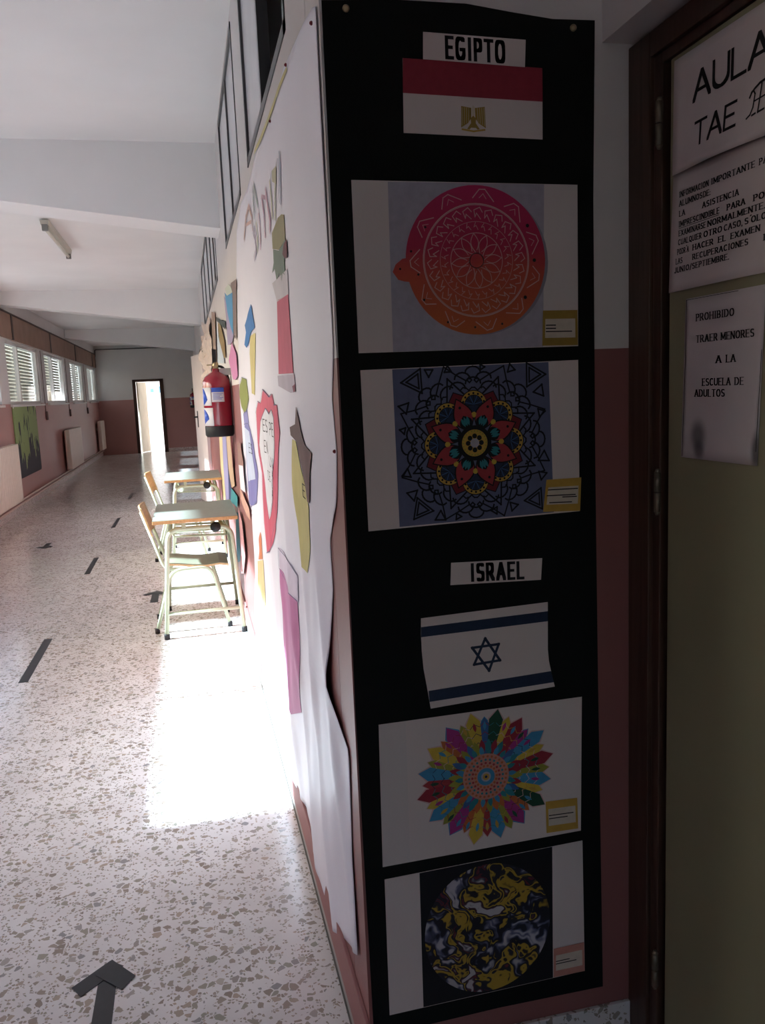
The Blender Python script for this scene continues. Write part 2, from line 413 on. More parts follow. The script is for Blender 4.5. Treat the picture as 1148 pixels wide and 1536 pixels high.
for i, (a, b, mid) in enumerate(LW):
    W = struct(empty('window_%d' % (i + 1), (XL, (a + b) / 2, WZ0)), WL[i])
    ox, oy, oz = XL, (a + b) / 2, WZ0
    def wpart(name, aa, m_, bev=0.):
        o = bx(name, (aa[0] - ox, aa[1] - ox, aa[2] - oy, aa[3] - oy, aa[4] - oz, aa[5] - oz), m_, W, bev); return o
    f = .045; zt = WZT if i < 3 else WZ1
    for q in ((a, a + f, WZ0, zt), (b - f, b, WZ0, zt), (a, b, WZ0, WZ0 + f), (a, b, zt - f, zt), (mid - .03, mid + .03, WZ0, zt)):
        wpart('window_frame', (XL - .085, XL - .03, *q), 'alu_white')
    wpart('window_sill', (XL - .03, XL + .035, a - .03, b + .03, WZ0 - .03, WZ0), 'alu_white', .004)
    for p, q in ((a + f, mid - .03), (mid + .03, b - f)):
        wpart('pane', (XL - .062, XL - .057, p, q, WZ0 + f, zt - f), 'window_glass')
    if i >= 3:
        low = (1.44, 1.67, 1.44, 1.44)[i - 3]
        bm = BM(); z = WZ1
        while z > low + .02:
            x = XL - .118; zz = z - .0452
            pr = [(x, zz), (x + .010, zz + .004), (x + .012, zz + .018), (x + .009, z - .009), (x, z - .006)]
            prism(bm, [(u - ox, v - oz) for u, v in pr], lambda u, v: (u, a + .01 - oy, v), lambda u, v: (u, b - .01 - oy, v)); z -= .05
        s = obj('shutter', bm, 'shutter_pvc', W); s['kind'] = 'stuff'
        # pull strap on the wall between the windows, with its winder box under the sill
        wpart('shutter_strap', (XL, XL + .006, b + .20, b + .235, 1.22, WZ1), 'strap')
        wpart('strap_winder', (XL, XL + .03, b + .18, b + .255, 1.16, 1.30), 'strap', .006)
T = struct(empty('trim_4', (XL, 12, 2.3)), 'row of brown shutter box covers above the left windows')
st = [-4.1, -.7, 2.6, 5.9, 9.2, 12.5, 15.85, 19.24, 22.58, YF]
for a, b in zip(st, st[1:]):
    bx('box_panel', (0, .022, a - 12 + .05, b - 12 - .05, .01, .345), 'shutter_box', T, .003)
    bx('joint_strip', (0, .03, b - 12 - .05, b - 12 + (.05 if b < YF else 0), .01, .35), 'box_strip', T)
bx('cap_strip', (0, .034, -16.1, YF - 12, .345, .365), 'box_strip', T)

# right wall with three high windows into the classrooms
RW = [(1.93, 3.05), (3.45, 4.68), (5.9, 9.8)]; RZ0, RZ1 = 2.20, 2.835
bm = BM()
box(bm, XR, XR + .15, YC + .153, YF, 0, RZ0); box(bm, XR, XR + .15, YC + .153, YF, RZ1, ZC)
ys = [YC + .153] + [v for p in RW for v in p] + [YF]
for a, b in zip(ys[::2], ys[1::2]): box(bm, XR, XR + .15, a, b, RZ0, RZ1)
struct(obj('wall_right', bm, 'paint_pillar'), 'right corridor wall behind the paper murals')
struct(bx('classroom_backing', (.62, .66, YC + .16, YF, 0, ZC), 'alu_dark'), 'dark backing added behind the high windows in place of unlit classrooms')  # dark sheet added for the unlit rooms; keeps skylight out
RL = ['high window near the camera with one sash open', 'high window with dark frame beside the first ceiling beam', 'high window with many thin dark mullions']
MUL = [(2.50,), (4.0,), (6.33, 6.94, 7.68, 8.74)]
for i, (a, b) in enumerate(RW):
    W = struct(empty('window_%d' % (i + 8), (XR, (a + b) / 2, RZ0)), RL[i]); oy = (a + b) / 2
    def rp(name, q, m_, x0=.0, x1=.03): return bx(name, (x0, x1, q[0] - oy, q[1] - oy, q[2] - RZ0, q[3] - RZ0), m_, W)
    f = .026 if i < 2 else .04
    for q in ((a, a + f, RZ0, RZ1), (b - f, b, RZ0, RZ1), (a, b, RZ0, RZ0 + f), (a, b, RZ1 - f, RZ1)): rp('window_frame', q, 'alu_dark', .0 - .003)
    hm = .014 if i < 2 else .035
    cuts = [a + f] + [v for c in MUL[i] for v in (c - hm, c + hm)] + [b - f]
    for c in MUL[i]: rp('mullion', (c - hm, c + hm, RZ0, RZ1), 'alu_dark', -.002)
    for k, (p, q) in enumerate(zip(cuts[::2], cuts[1::2])):
        if i == 0 and k == 0: continue
        rp('pane', (p, q, RZ0 + f * .6, RZ1 - f * .6), 'pane_grey', .006, .012)

# far wall with an open door into a bright room
DX0, DX1, DZ = -1.29, -.655, 1.905
bm = BM()
box(bm, XL - .15, DX0, YF, YF + .15, 0, ZC); box(bm, DX1, 1.3, YF, YF + .15, 0, ZC); box(bm, DX0, DX1, YF, YF + .15, DZ, ZC)
struct(obj('wall_far', bm, 'paint_corridor'), 'far end wall of the corridor, dark pink below')
D2 = struct(empty('door_2', ((DX0 + DX1) / 2, YF, 0)), 'open far door with dark frame and daylight behind')
dc = (DX0 + DX1) / 2
for q in ((DX0 - .075, DX0 + .005, 0, DZ + .06), (DX1 - .005, DX1 + .095, 0, DZ + .06)):
    bx('door_frame', (q[0] - dc, q[1] - dc, -.018, .16, q[2], q[3]), 'dark_wood', D2, .004)
bx('door_frame', (DX0 - .075 - dc, DX1 + .095 - dc, -.018, .16, DZ - .005, DZ + .06), 'dark_wood', D2, .004)
lf = bx('door_leaf', (0, .62, -.02, .02, .01, DZ - .01), 'door_cream', D2, .003)
lf.location = (DX0 + .03 - dc, .17, 0); lf.rotation_euler = (0, 0, R(72))
lh = obj('door_handle', tube(BM(), fillet([(.55, -.02, 1.0), (.55, -.06, 1.0), (.45, -.06, 1.0)], .02), .008), 'steel', lf)
# the bright room behind it, lit through its own window wall
bm = BM()
box(bm, -3.4, 1.3, 27.5, 27.6, 0, ZC); box(bm, 1.2, 1.3, YF + .15, 27.5, 0, ZC)
box(bm, -3.4, -3.3, YF + .15, 27.5, 0, .5); box(bm, -3.4, -3.3, YF + .15, 27.5, 2.6, ZC)
box(bm, -3.4, XL - .15, YF + .05, YF + .15, 0, ZC)
struct(obj('wall_bright_room', bm, 'ceiling_paint'), 'white walls of the sunny room beyond the far door')
struct(bx('ceiling_bright_room', (-3.4, 1.3, YF + .15, 27.6, ZC, ZC + .15), 'ceiling_paint'), 'white ceiling of the sunny room beyond the far door')
for x, z, w_, h_, lb in ((-1.02, 1.70, .10, .11, 'small blue notice on the white wall seen through the far door'), (-.70, 1.72, .22, .2, 'pale blue poster on the white wall seen through the far door')):
    o = bx('wall_poster', (x - w_ / 2, x + w_ / 2, 27.49, 27.5, z - h_ / 2, z + h_ / 2), 'ink_sky_pale'); tag(o, lb, 'poster')

# near pillar, recess wall with the olive door, dark hall behind the camera
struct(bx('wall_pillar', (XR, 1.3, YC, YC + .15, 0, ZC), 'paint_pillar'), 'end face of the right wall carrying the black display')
bm = BM()
box(bm, .797, 1.3, -4.2, YC, 2.036, ZC); box(bm, .797, 1.3, -4.2, .42, 0, 2.036); box(bm, .92, 1.3, .42, YC, 0, 2.036)
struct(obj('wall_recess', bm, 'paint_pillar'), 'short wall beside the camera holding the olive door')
bm = BM(); box(bm, XL - .15, -2.0, -4.35, -4.2, 0, ZC); box(bm, .2, 1.3, -4.35, -4.2, 0, ZC); box(bm, -2.0, .2, -4.35, -4.2, 0, 1.0); box(bm, -2.0, .2, -4.35, -4.2, 2.4, ZC)
struct(obj('wall_rear', bm, 'paint_pillar'), 'hall wall behind the camera')
W = struct(empty('window_11', (-.9, -4.28, 1.0)), 'unseen window added behind the camera to brighten the pillar and door')  # window added out of view to light the pillar prints and door
for q in ((-1.1, -1.04, 0, 1.4), (1.04, 1.1, 0, 1.4), (-.03, .03, 0, 1.4), (-1.1, 1.1, 0, .06), (-1.1, 1.1, 1.34, 1.4)): bx('window_frame', (q[0], q[1], -.03, .03, q[2], q[3]), 'alu_white', W)
for q in ((-1.04, -.03), (.03, 1.04)): bx('pane', (q[0], q[1], -.003, .003, .06, 1.34), 'window_glass', W)
D1 = struct(empty('door_1', (XD, 1.0, 0)), 'olive green door in a dark wooden frame with paper notices')
def dp(name, a, m_, bev=.003, par=None): return bx(name, (a[0] - XD, a[1] - XD, a[2] - 1.0, a[3] - 1.0, a[4], a[5]), m_, par or D1, bev)
dp('door_frame', (XD - .004, .92, 1.432, YC, 0, 2.028), 'dark_wood')
dp('door_frame', (XD + .004, .92, 1.405, 1.432, 0, 1.985), 'dark_wood')
dp('door_stop', (XD + .022, .92, 1.378, 1.405, 0, 1.97), 'dark_wood')
dp('door_frame', (XD - .004, .92, .42, 1.432, 1.985, 2.028), 'dark_wood')
dp('door_frame', (XD + .004, .92, .45, 1.405, 1.966, 1.985), 'dark_wood')
dp('door_frame', (XD - .004, .92, .42, .52, 0, 1.985), 'dark_wood')
leaf = dp('door_leaf', (XD + .004, XD + .044, .525, 1.3775, .012, 1.962), 'door_olive')
for z in (1.866, 1.206, .213):
    bm = BM(); tube(bm, [(.0, .406, z - .037), (.0, .406, z - .001)], .0065); tube(bm, [(.0, .406, z + .001), (.0, .406, z + .037)], .0065)
    tube(bm, [(.0, .406, z - .044), (.0, .406, z - .037)], [.003, .0065]); tube(bm, [(.0, .406, z + .037), (.0, .406, z + .044)], [.0065, .003])
    tag(obj('hinge', bm, 'hinge_steel', D1), 'worn steel hinge')
# white door standing ajar farther along the right wall
D3 = struct(empty('door_3', (XR, 11.1, 0)), 'white classroom door standing ajar before the dim end')
lf3 = bx('door_leaf', (-.02, .02, 0, .82, .012, 1.98), 'door_white', D3, .003)
lf3.location = (-.022, 0, 0); lf3.rotation_euler = (0, 0, R(8.5))
h3 = obj('door_handle', tube(BM(), fillet([(-.02, .60, 1.16), (-.07, .60, 1.16), (-.07, .5, 1.16)], .02), .010), 'rubber_black', lf3)
bx('lock_plate', (-.024, -.02, .57, .63, 1.02, 1.24), 'rubber_black', lf3)

# thin dark conduit along the top of the far wall
o = obj('conduit', tube(BM(), fillet([(XL + .03, YF - .015, 2.60), (XL + .03, YF - .015, 2.775), (-.45, YF - .015, 2.785)], .04), .012), 'alu_dark'); tag(o, 'thin dark conduit along the top of the far wall', 'conduit')
# skirtings
struct(bx('baseboard_right', (XR - .009, XR, YC - .009, 11.0, 0, .148), 'skirting_pink', None, .002), 'low painted skirting along the right wall')
struct(bx('trim_5', (XR - .013, XR - .009, YC - .013, 11.0, 0, .004), 'skirting_joint'), 'dark joint between floor and right skirting')
struct(bx('baseboard_left', (XL, XL + .014, -4.2, YF, 0, .10), 'terrazzo_skirting', None, .002), 'terrazzo skirting along the left wall')
struct(bx('baseboard_pillar', (XR - .009, .85, YC - .009, YC, 0, .072), 'terrazzo_skirting', None, .002), 'terrazzo skirting under the black display')
struct(bx('baseboard_far', (DX1 + .1, XR - .01, YF - .012, YF, 0, .10), 'terrazzo_skirting', None, .002), 'terrazzo skirting along the far wall')

# ================================================================ CORRIDOR THINGS
# ceiling light, switched off
L = tag(empty('ceiling_light', (-.985, 7.95, ZC)), 'unlit fluorescent batten on the white ceiling', 'ceiling light')
bm = BM(); prism(bm, [(-.034, -.012), (-.028, -.05), (.028, -.05), (.034, -.012)], lambda a, b: (a, -.70, b), lambda a, b: (a, .70, b)); obj('housing', bm, 'fixture_body', L)
obj('lamp_tube', tube(BM(), [(0, -.67, -.075), (0, .67, -.075)], .014), 'fixture_tube', L)
for s in (-1, 1):
    bx('lamp_holder', (-.022, .022, s * .69 - .018, s * .69 + .018, -.095, -.045), 'fixture_dark', L, .004)
    bx('ceiling_bracket', (-.02, .02, s * .5 - .03, s * .5 + .03, -.014, 0), 'fixture_body', L)

# radiators and heating pipes on the left wall
def radiator(y0, y1, label):
    n = max(4, int((y1 - y0) / .115))
    T = tag(empty('radiator', (XL + .002, (y0 + y1) / 2, .20)), label, 'radiator', 'radiators on the left wall'); oy = (y0 + y1) / 2
    st = (y1 - y0) / n; me = None
    for k in range(n):
        y = y0 + (k + .5) * st - oy
        if me is None:
            bm = box(BM(), .045, .135, -st * .46, st * .46, 0, .735, bev=.016); o = obj('section', bm, 'radiator_paint', T); me = o.data
        else:
            o = bpy.data.objects.new('section', me); COL.objects.link(o); o.parent = T
        o.location = (0, y, 0)
    for s in (-1, 1): bx('wall_bracket', (0, .06, s * (y1 - y0) * .3 - .015, s * (y1 - y0) * .3 + .015, .5, .56), 'radiator_paint', T)
    bm = tube(BM(), fillet([(.06, y0 - oy - .005, .66), (.06, y0 - oy - .06, .66), (.06, y0 - oy - .06, .03), (.055, y0 - oy - .06, .0)], .03), .010)
    obj('feed_pipe', bm, 'pipe_paint', T)
radiator(9.95, 11.48, 'cream radiator at the left edge below the open window')
radiator(16.3, 18.1, 'cream radiator in the middle of the left wall')
radiator(22.15, 23.1, 'cream radiator in the dim corner by the far wall')
for z, lb in ((.165, 'upper of two pink heating pipes along the left wall'), (.118, 'lower of two pink heating pipes along the left wall')):
    o = obj('heating_pipe', tube(BM(), [(XL + .04, -4.1, z), (XL + .04, YF - .03, z)], .013), 'pipe_paint')
    tag(o, lb, 'pipe', 'heating pipes')
    
# green painting of trees under the windows
def green_art(n, l, pos):
    s = n.new('ShaderNodeSeparateXYZ'); l.new(pos, s.inputs[0])
    no = n.new('ShaderNodeTexNoise'); no.inputs['Scale'].default_value = 9; no.inputs['Detail'].default_value = 4
    mp = n.new('ShaderNodeMapping'); mp.inputs['Scale'].default_value = (1, 1, .35); l.new(pos, mp.inputs['Vector']); l.new(mp.outputs[0], no.inputs['Vector'])
    a = n.new('ShaderNodeMapRange'); a.inputs['From Min'].default_value = .50; a.inputs['From Max'].default_value = 1.0
    a.inputs['To Min'].default_value = .70; a.inputs['To Max'].default_value = .40; l.new(s.outputs['Z'], a.inputs['Value'])
    c = n.new('ShaderNodeMath'); c.operation = 'LESS_THAN'; l.new(no.outputs['Fac'], c.inputs[0]); l.new(a.outputs[0], c.inputs[1])
    mx = n.new('ShaderNodeMix'); mx.data_type = 'RGBA'; l.new(c.outputs[0], mx.inputs['Factor'])
    mx.inputs['A'].default_value = (.27, .38, .16, 1); mx.inputs['B'].default_value = (.02, .03, .045, 1); return mx.outputs['Result']
ramp_mat('green_painting', green_art)
T = tag(empty('painting', (XL, 12.88, .43)), 'green and black tree painting hanging under the windows', 'poster')
bm = prism(BM(), [(-.88, .01), (-.84, 0), (.84, .0), (.88, .03), (.87, .99), (-.88, .99)], lambda a, b: (.004, a, b), lambda a, b: (.016, a, b))
obj('painted_sheet', bm, 'green_painting', T)
for s in (-1, 1): bx('corner_tape', (.016, .017, s * .84 - .03, s * .84 + .03, .95, .99), 'sticker_white', T)

# fire extinguishers
def extinguisher(loc, label, sc=1.0):
    T = tag(empty('fire_extinguisher', loc), label, 'fire extinguisher', 'fire extinguishers')
    r = .083
    bm = lathe(BM(), [(.0, .048), (r, .048), (r, .30), (r * .97, .325), (r * .82, .352), (r * .5, .372), (.022, .382), (.02, .40), (.0, .40)], 36)
    body = obj('cylinder', bm, 'extinguisher_red', T)
    obj('base_cup', lathe(BM(), [(0, 0), (r * .93, 0), (r * 1.02, .012), (r * 1.02, .06), (r * .99, .066), (0, .066)], 36), 'rubber_black', T)
    def wrap(name, a0, a1, z0, z1, mt, rr=r + .0008, shape=None):
        bm = BM(); n = 14; V = []
        for k in range(n + 1):
            a = R(a0 + (a1 - a0) * k / n); lo, hi = z0, z1
            if shape: lo, hi = shape(k / n)
            V.append([bm.verts.new((rr * math.cos(a), rr * math.sin(a), z)) for z in (lo, hi)])
        for p, q in zip(V, V[1:]):
            if (p[0].co - p[1].co).length > 1e-5 or (q[0].co - q[1].co).length > 1e-5: bm.faces.new((p[0], q[0], q[1], p[1])).smooth = True
        o = obj(name, bm, mt, T); md = o.modifiers.new('thick', 'SOLIDIFY'); md.thickness = .0006; return o
    # label: seen from the corridor; angle 270 faces the camera, 180 the opposite wall
    wrap('instruction_label', 188, 243, .185, .29, 'sticker_white'); wrap('instruction_label', 188, 247, .066, .172, 'sticker_white')
    wrap('blue_label', 190, 224, 0, 0, 'sticker_blue', r + .0016, lambda t: (.19 + .03 * t * t, .19 + .098 * math.sqrt(max(1 - t * t, 0)) + .03 * t * t * 0 + (.03 * t * t if t > .95 else 0)))
    wrap('blue_label', 190, 226, 0, 0, 'sticker_blue', r + .0016, lambda t: (.075 + .03 * t, .075 + .03 * t + (.09 - .03 * t) * math.sqrt(max(1 - t * t, 0.001))))
    wrap('data_label', 245, 296, .205, .285, 'sticker_white'); wrap('blue_band', 245, 296, .262, .288, 'sticker_blue', r + .0016)
    for k, z in enumerate((.252, .244, .236, .228, .220)): wrap('print_line', 250, 292 - 7 * (k % 3), z, z + .0025, 'sticker_blue', r + .0016)
    v = obj('valve', lathe(BM(), [(0, .395), (.018, .395), (.018, .43), (.012, .44), (0, .44)], 16), 'brass', T)
    hm = BM(); prism(hm, [(-.012, 0), (.012, 0), (.014, .085), (-.010, .09)], lambda a, b: (a - .004, -.012, .425 + b), lambda a, b: (a - .004, .012, .425 + b))
    obj('handle', hm, 'rubber_black', T)
    bx('lever', (-.05, .012, -.008, .008, .418, .426), 'brass', T, .002)
    obj('hose', tube(BM(), fillet([(.01, .0, .415), (.045, .03, .41), (.078, .045, .34), (.078, .05, .10), (.074, .05, .06)], .04), .008), 'rubber_black', T)
    bx('wall_hook', (.02, XR - loc[0], -.02, .02, .36, .40), 'steel', T, .002)
    if sc != 1: T.scale = (sc,) * 3
    return T
extinguisher((.183, 5.1, 1.185), 'red fire extinguisher with blue and white labels above the nearest desk')
extinguisher((.183, 23.0, 1.16), 'distant fire extinguisher near the far wall corner')

# floor tape
def tape(name, pts, label, cat, group):
    cx = sum(p[0] for p in pts) / len(pts); cy = sum(p[1] for p in pts) / len(pts)
    bm = prism(BM(), [(x - cx, y - cy) for x, y in pts], lambda a, b: (a, b, 0), lambda a, b: (a, b, .0009))
    o = obj(name, bm, 'tape_black'); o.location = (cx, cy, .0002); return tag(o, label, cat, group)
g = 'tape strips along the corridor centre'
tape('floor_tape', [(-.954, 4.467), (-.906, 4.471), (-.903, 5.276), (-.952, 5.281)], 'black tape strip on the floor nearest the camera', 'tape', g)
tape('floor_tape', [(-.936, 7.209), (-.892, 7.22), (-.892, 7.975), (-.935, 7.957)], 'black tape strip beside the nearer desk, second in line', 'tape', g)
tape('floor_tape', [(-.938, 9.81), (-.894, 9.81), (-.889, 10.59), (-.93, 10.61)], 'black tape strip beyond the farther desk, third in line', 'tape', g)
tape('floor_tape', [(-.94, 12.6), (-.895, 12.6), (-.893, 13.4), (-.937, 13.4)], 'farthest black tape strip in the dim corridor', 'tape', g)
g = 'tape arrows on the floor'
def arrow(cx, cy, s, label, L=.3, flip=1, lift=0):
    A = tag(empty('floor_arrow', (cx, cy, .0002)), label, 'arrow', g)
    def pc(nm, pts, z): obj(nm, prism(BM(), [(x * s, y * s * flip) for x, y in pts], lambda a, b: (a, b, z), lambda a, b: (a, b, z + .0008)), 'tape_black', A)
    pc('shaft_tape', [(-.026, -L), (.022, -L), (.022, -.06), (-.022, -.05)], 0)
    pc('head_tape', [(0, 0), (-.085, -.078), (-.058, -.117), (.035, -.03)], .0009)
    pc('head_tape', [(.004, .002), (.067, -.078), (.037, -.12), (-.03, -.05)], .0018)
arrow(-.296, 2.07, 1.0, 'black tape arrow at the bottom edge of the picture', .33)
arrow(-.325, 6.33, 1.15, 'black tape arrow beside the nearer desk legs', .31)
arrow(-1.485, 8.72, 1.1, 'black tape arrow pointing back towards the camera by the left wall', .3, -1)

# school desks and chairs
def make_desk():
    T = empty('school_desk')
    top = obj('desk_top', box(BM(), -.245, .245, -.4, .4, .700, .7205, bev=.003), 'beech_edge', T)
    obj('laminate', prism(BM(), [(-.2445, -.3995), (.2445, -.3995), (.2445, .3995), (-.2445, .3995)], lambda a, b: (a, b, .7203), lambda a, b: (a, b, .7222)), 'laminate_top', top)
    for s in (-1, 1):
        y = s * .325
        obj('leg_frame', tube(BM(), fillet([(-.215, y + s * .025, .012), (-.165, y, .655), (.205, y, .655), (.243, y + s * .025, .012)], .075, 8), .0135, 12), 'green_tube', T)
        obj('foot_bar', tube(BM(), [(-.203, y + s * .02, .152), (.234, y + s * .02, .152)], .010), 'green_tube', T)
        for x in (-.215, .243): obj('foot_cap', lathe(BM(), [(0, 0), (.0165, 0), (.0165, .03), (.014, .034), (0, .034)], 14, (x, y + s * .025)), 'rubber_black', T)
        for x in (-.07, .10): bx('mounting_block', (x - .013, x + .013, y - .012, y + .012, .662, .700), 'green_tube', T, .003)
    obj('side_rail', tube(BM(), [(.15, -.325, .655), (.15, .325, .655)], .0115), 'green_tube', T)
    tr = obj('book_tray', tube(BM(), fillet([(-.14, -.26, .685), (-.14, -.26, .60), (.18, -.26, .59), (.18, .26, .59), (-.14, .26, .60), (-.14, .26, .685)], .03), .005, 8), 'green_tube', T)
    for k in range(6):
        y = -.22 + k * .088
        obj('tray_wire', tube(BM(), fillet([(-.14, y, .60), (.18, y, .59), (.18, y, .64)], .02), .003, 6), 'green_tube', tr)
    kn = BM(); bmesh.ops.create_icosphere(kn, subdivisions=3, radius=.031)
    for v in kn.verts: v.co = Vector((v.co.x + .115, v.co.y * .7 - .345, v.co.z + .655))
    obj('bag_hook', kn, 'rubber_black', T, True)
    return T
def make_chair():
    T = empty('school_chair')   # faces +x
    for s in (-1, 1):
        y = s * .172
        obj('leg_frame', tube(BM(), fillet([(-.275, y * 1.02, .012), (-.165, y, .385), (.075, y, .392), (.165, y * 1.02, .012)], .07, 8), .0115, 12), 'green_tube', T)
        obj('back_post', tube(BM(), fillet([(-.10, y * .97, .385), (-.20, y * .97, .392), (-.315, y * .97, .755)], .05, 6), .0105, 12), 'green_tube', T)
        for x in (-.275, .165): obj('foot_cap', lathe(BM(), [(0, 0), (.0145, 0), (.0145, .028), (.012, .032), (0, .032)], 14, (x, y * 1.02)), 'rubber_black', T)
    # curved plywood seat
    bm = BM(); n = 14; V = []
    for i in range(n + 1):
        t = i / n; x = -.195 + .375 * t; dz = .012 * math.cos(t * math.pi * 1.6) - (.018 * max(0, t - .85) / .15)
        hw = .185 - .012 * (1 - t)
        V.append([(x, -hw), (x, hw), dz])
    def seat_sheet(z0, z1, inset, par, mt, nm):
        bm = BM(); rows = []
        for a, b, dz in V:
            rows.append([bm.verts.new((a[0], a[1] + inset, .403 + dz + z0)), bm.verts.new((b[0], b[1] - inset, .403 + dz + z0)),
                         bm.verts.new((b[0], b[1] - inset, .403 + dz + z1)), bm.verts.new((a[0], a[1] + inset, .403 + dz + z1))])
        for p, q in zip(rows, rows[1:]):
            for k in range(4): bm.faces.new((p[k], p[(k + 1) % 4], q[(k + 1) % 4], q[k]))
        bm.faces.new(rows[0]); bm.faces.new(rows[-1])
        return obj(nm, bm, mt, par)
    seat = seat_sheet(0, .011, 0, T, 'beech_ply', 'seat'); seat_sheet(.0108, .0125, .0015, seat, 'seat_laminate', 'laminate')
    # curved backrest
    bm = BM(); rows = []
    for i in range(11):
        t = i / 10 * 2 - 1; y = t * .185; cv = -.02 * (1 - t * t)
        p = []
        for zz, th in ((.605, 0), (.775, 0), (.775, 1), (.605, 1)):
            x0 = -.262 - (zz - .59) * .315
            p.append(bm.verts.new((x0 + cv + .012 - .010 * th, y, zz)))
        rows.append(p)
    for p, q in zip(rows, rows[1:]):
        for k in range(4): bm.faces.new((p[k], p[(k + 1) % 4], q[(k + 1) % 4], q[k]))
    bm.faces.new(rows[0]); bm.faces.new(rows[-1])
    back = obj('backrest', bm, 'beech_ply', T)
    for s in (-1, 1):
        bx('backrest_screw', (-.306, -.300, s * .165 - .005, s * .165 + .005, .68, .69), 'steel', back)
    obj('seat_crossbar', tube(BM(), [(-.02, -.172, .385), (-.02, .172, .385)], .009), 'green_tube', T)
    return T
mat('seat_laminate', (.25, .26, .19), .45, .4, var=.05)
d1 = make_desk(); d1.location = (.0, 5.345, 0)
tag(d1, 'nearer grey topped school desk against the right wall', 'desk', 'school desks')
d2 = dup(d1, (.008, 7.80, 0)); tag(d2, 'farther grey topped school desk behind the first one', 'desk', 'school desks')
c1 = make_chair(); c1.location = (.0, 5.325, 0)
tag(c1, 'pale green tube school chair tucked under the nearer desk', 'chair', 'school chairs')
c2 = dup(c1, (-.07, 7.66, 0), R(-4)); tag(c2, 'pale green tube school chair at the farther desk', 'chair', 'school chairs')

# ================================================================ DISPLAY ON THE PILLAR (flat prints facing -y)
YB, YP = 1.5050, 1.5040          # front of the black sheet, front of the prints
def ink(name, c, rough=.65): mat('ink_' + name, c, rough, .25, var=.07, scale=60); return 'ink_' + name
for nm, c in dict(red=(.36, .045, .055), crimson=(.30, .03, .05), navy=(.022, .035, .075), blue=(.05, .13, .33), sky=(.06, .27, .48), teal=(.03, .22, .26), green=(.10, .22, .05),
                  dkgreen=(.02, .075, .045), olive=(.30, .30, .05), yellow=(.58, .42, .06), ochre=(.52, .32, .06), orange=(.50, .14, .045), magenta=(.36, .04, .22),
                  pink=(.52, .16, .20), salmon=(.55, .25, .20), cream=(.60, .53, .45), lilac=(.40, .38, .46), slate=(.125, .14, .24), black=(.010, .010, .014), white=(.66, .62, .62),
                  shade=(.26, .25, .30), gold=(.33, .22, .045), maroon=(.18, .02, .03), chalk=(.62, .42, .42)).items(): ink(nm, c)
def plate_grad(n, l, pos):
    s = n.new('ShaderNodeSeparateXYZ'); l.new(pos, s.inputs[0])
    no = n.new('ShaderNodeTexNoise'); no.inputs['Scale'].default_value = 25; l.new(pos, no.inputs['Vector'])
    ad = n.new('ShaderNodeMath'); ad.operation = 'MULTIPLY_ADD'; ad.inputs[1].default_value = .05; l.new(no.outputs['Fac'], ad.inputs[0]); l.new(s.outputs['Z'], ad.inputs[2])
    mr = n.new('ShaderNodeMapRange'); mr.inputs['From Min'].default_value = 1.54; mr.inputs['From Max'].default_value = 1.80; l.new(ad.outputs[0], mr.inputs['Value'])
    r = n.new('ShaderNodeValToRGB'); e = r.color_ramp.elements
    e[0].color = (.52, .13, .035, 1); e[1].color = (.48, .025, .12, 1); e[1].position = 1; k = e.new(.42); k.color = (.50, .075, .05, 1); k = e.new(.6); k.color = (.44, .022, .075, 1)
    l.new(mr.outputs[0], r.inputs['Fac']); return r.outputs['Color']
ramp_mat('plate_glaze', plate_grad)
def marble(n, l, pos):
    n1 = n.new('ShaderNodeTexNoise'); n1.inputs['Scale'].default_value = 9; n1.inputs['Detail'].default_value = 3; l.new(pos, n1.inputs['Vector'])
    ma = n.new('ShaderNodeVectorMath'); ma.operation = 'MULTIPLY_ADD'; ma.inputs[1].default_value = (.30, .30, .30); l.new(n1.outputs['Color'], ma.inputs[0]); l.new(pos, ma.inputs[2])
    n2 = n.new('ShaderNodeTexNoise'); n2.inputs['Scale'].default_value = 7; n2.inputs['Detail'].default_value = 2.0; n2.inputs['Distortion'].default_value = 1.6; l.new(ma.outputs[0], n2.inputs['Vector'])
    r = n.new('ShaderNodeValToRGB'); r.color_ramp.interpolation = 'LINEAR'; e = r.color_ramp.elements
    cs = [(.28, (.50, .48, .54)), (.36, (.42, .41, .47)), (.39, (.10, .11, .20)), (.42, (.012, .014, .03)), (.475, (.012, .012, .02)), (.49, (.40, .26, .03)), (.52, (.44, .29, .04)), (.535, (.02, .02, .03)), (.57, (.012, .014, .03)), (.585, (.16, .02, .03)), (.60, (.02, .025, .06)), (.63, (.48, .45, .50)), (.70, (.50, .48, .52))]
    e[0].position, e[0].color = cs[0][0], (*cs[0][1], 1); e[1].position, e[1].color = cs[-1][0], (*cs[-1][1], 1)
    for p, c in cs[1:-1]: k = e.new(p); k.color = (*c, 1)
    l.new(n2.outputs['Fac'], r.inputs['Fac']); return r.outputs['Color']
ramp_mat('poured_paint', marble, .4)

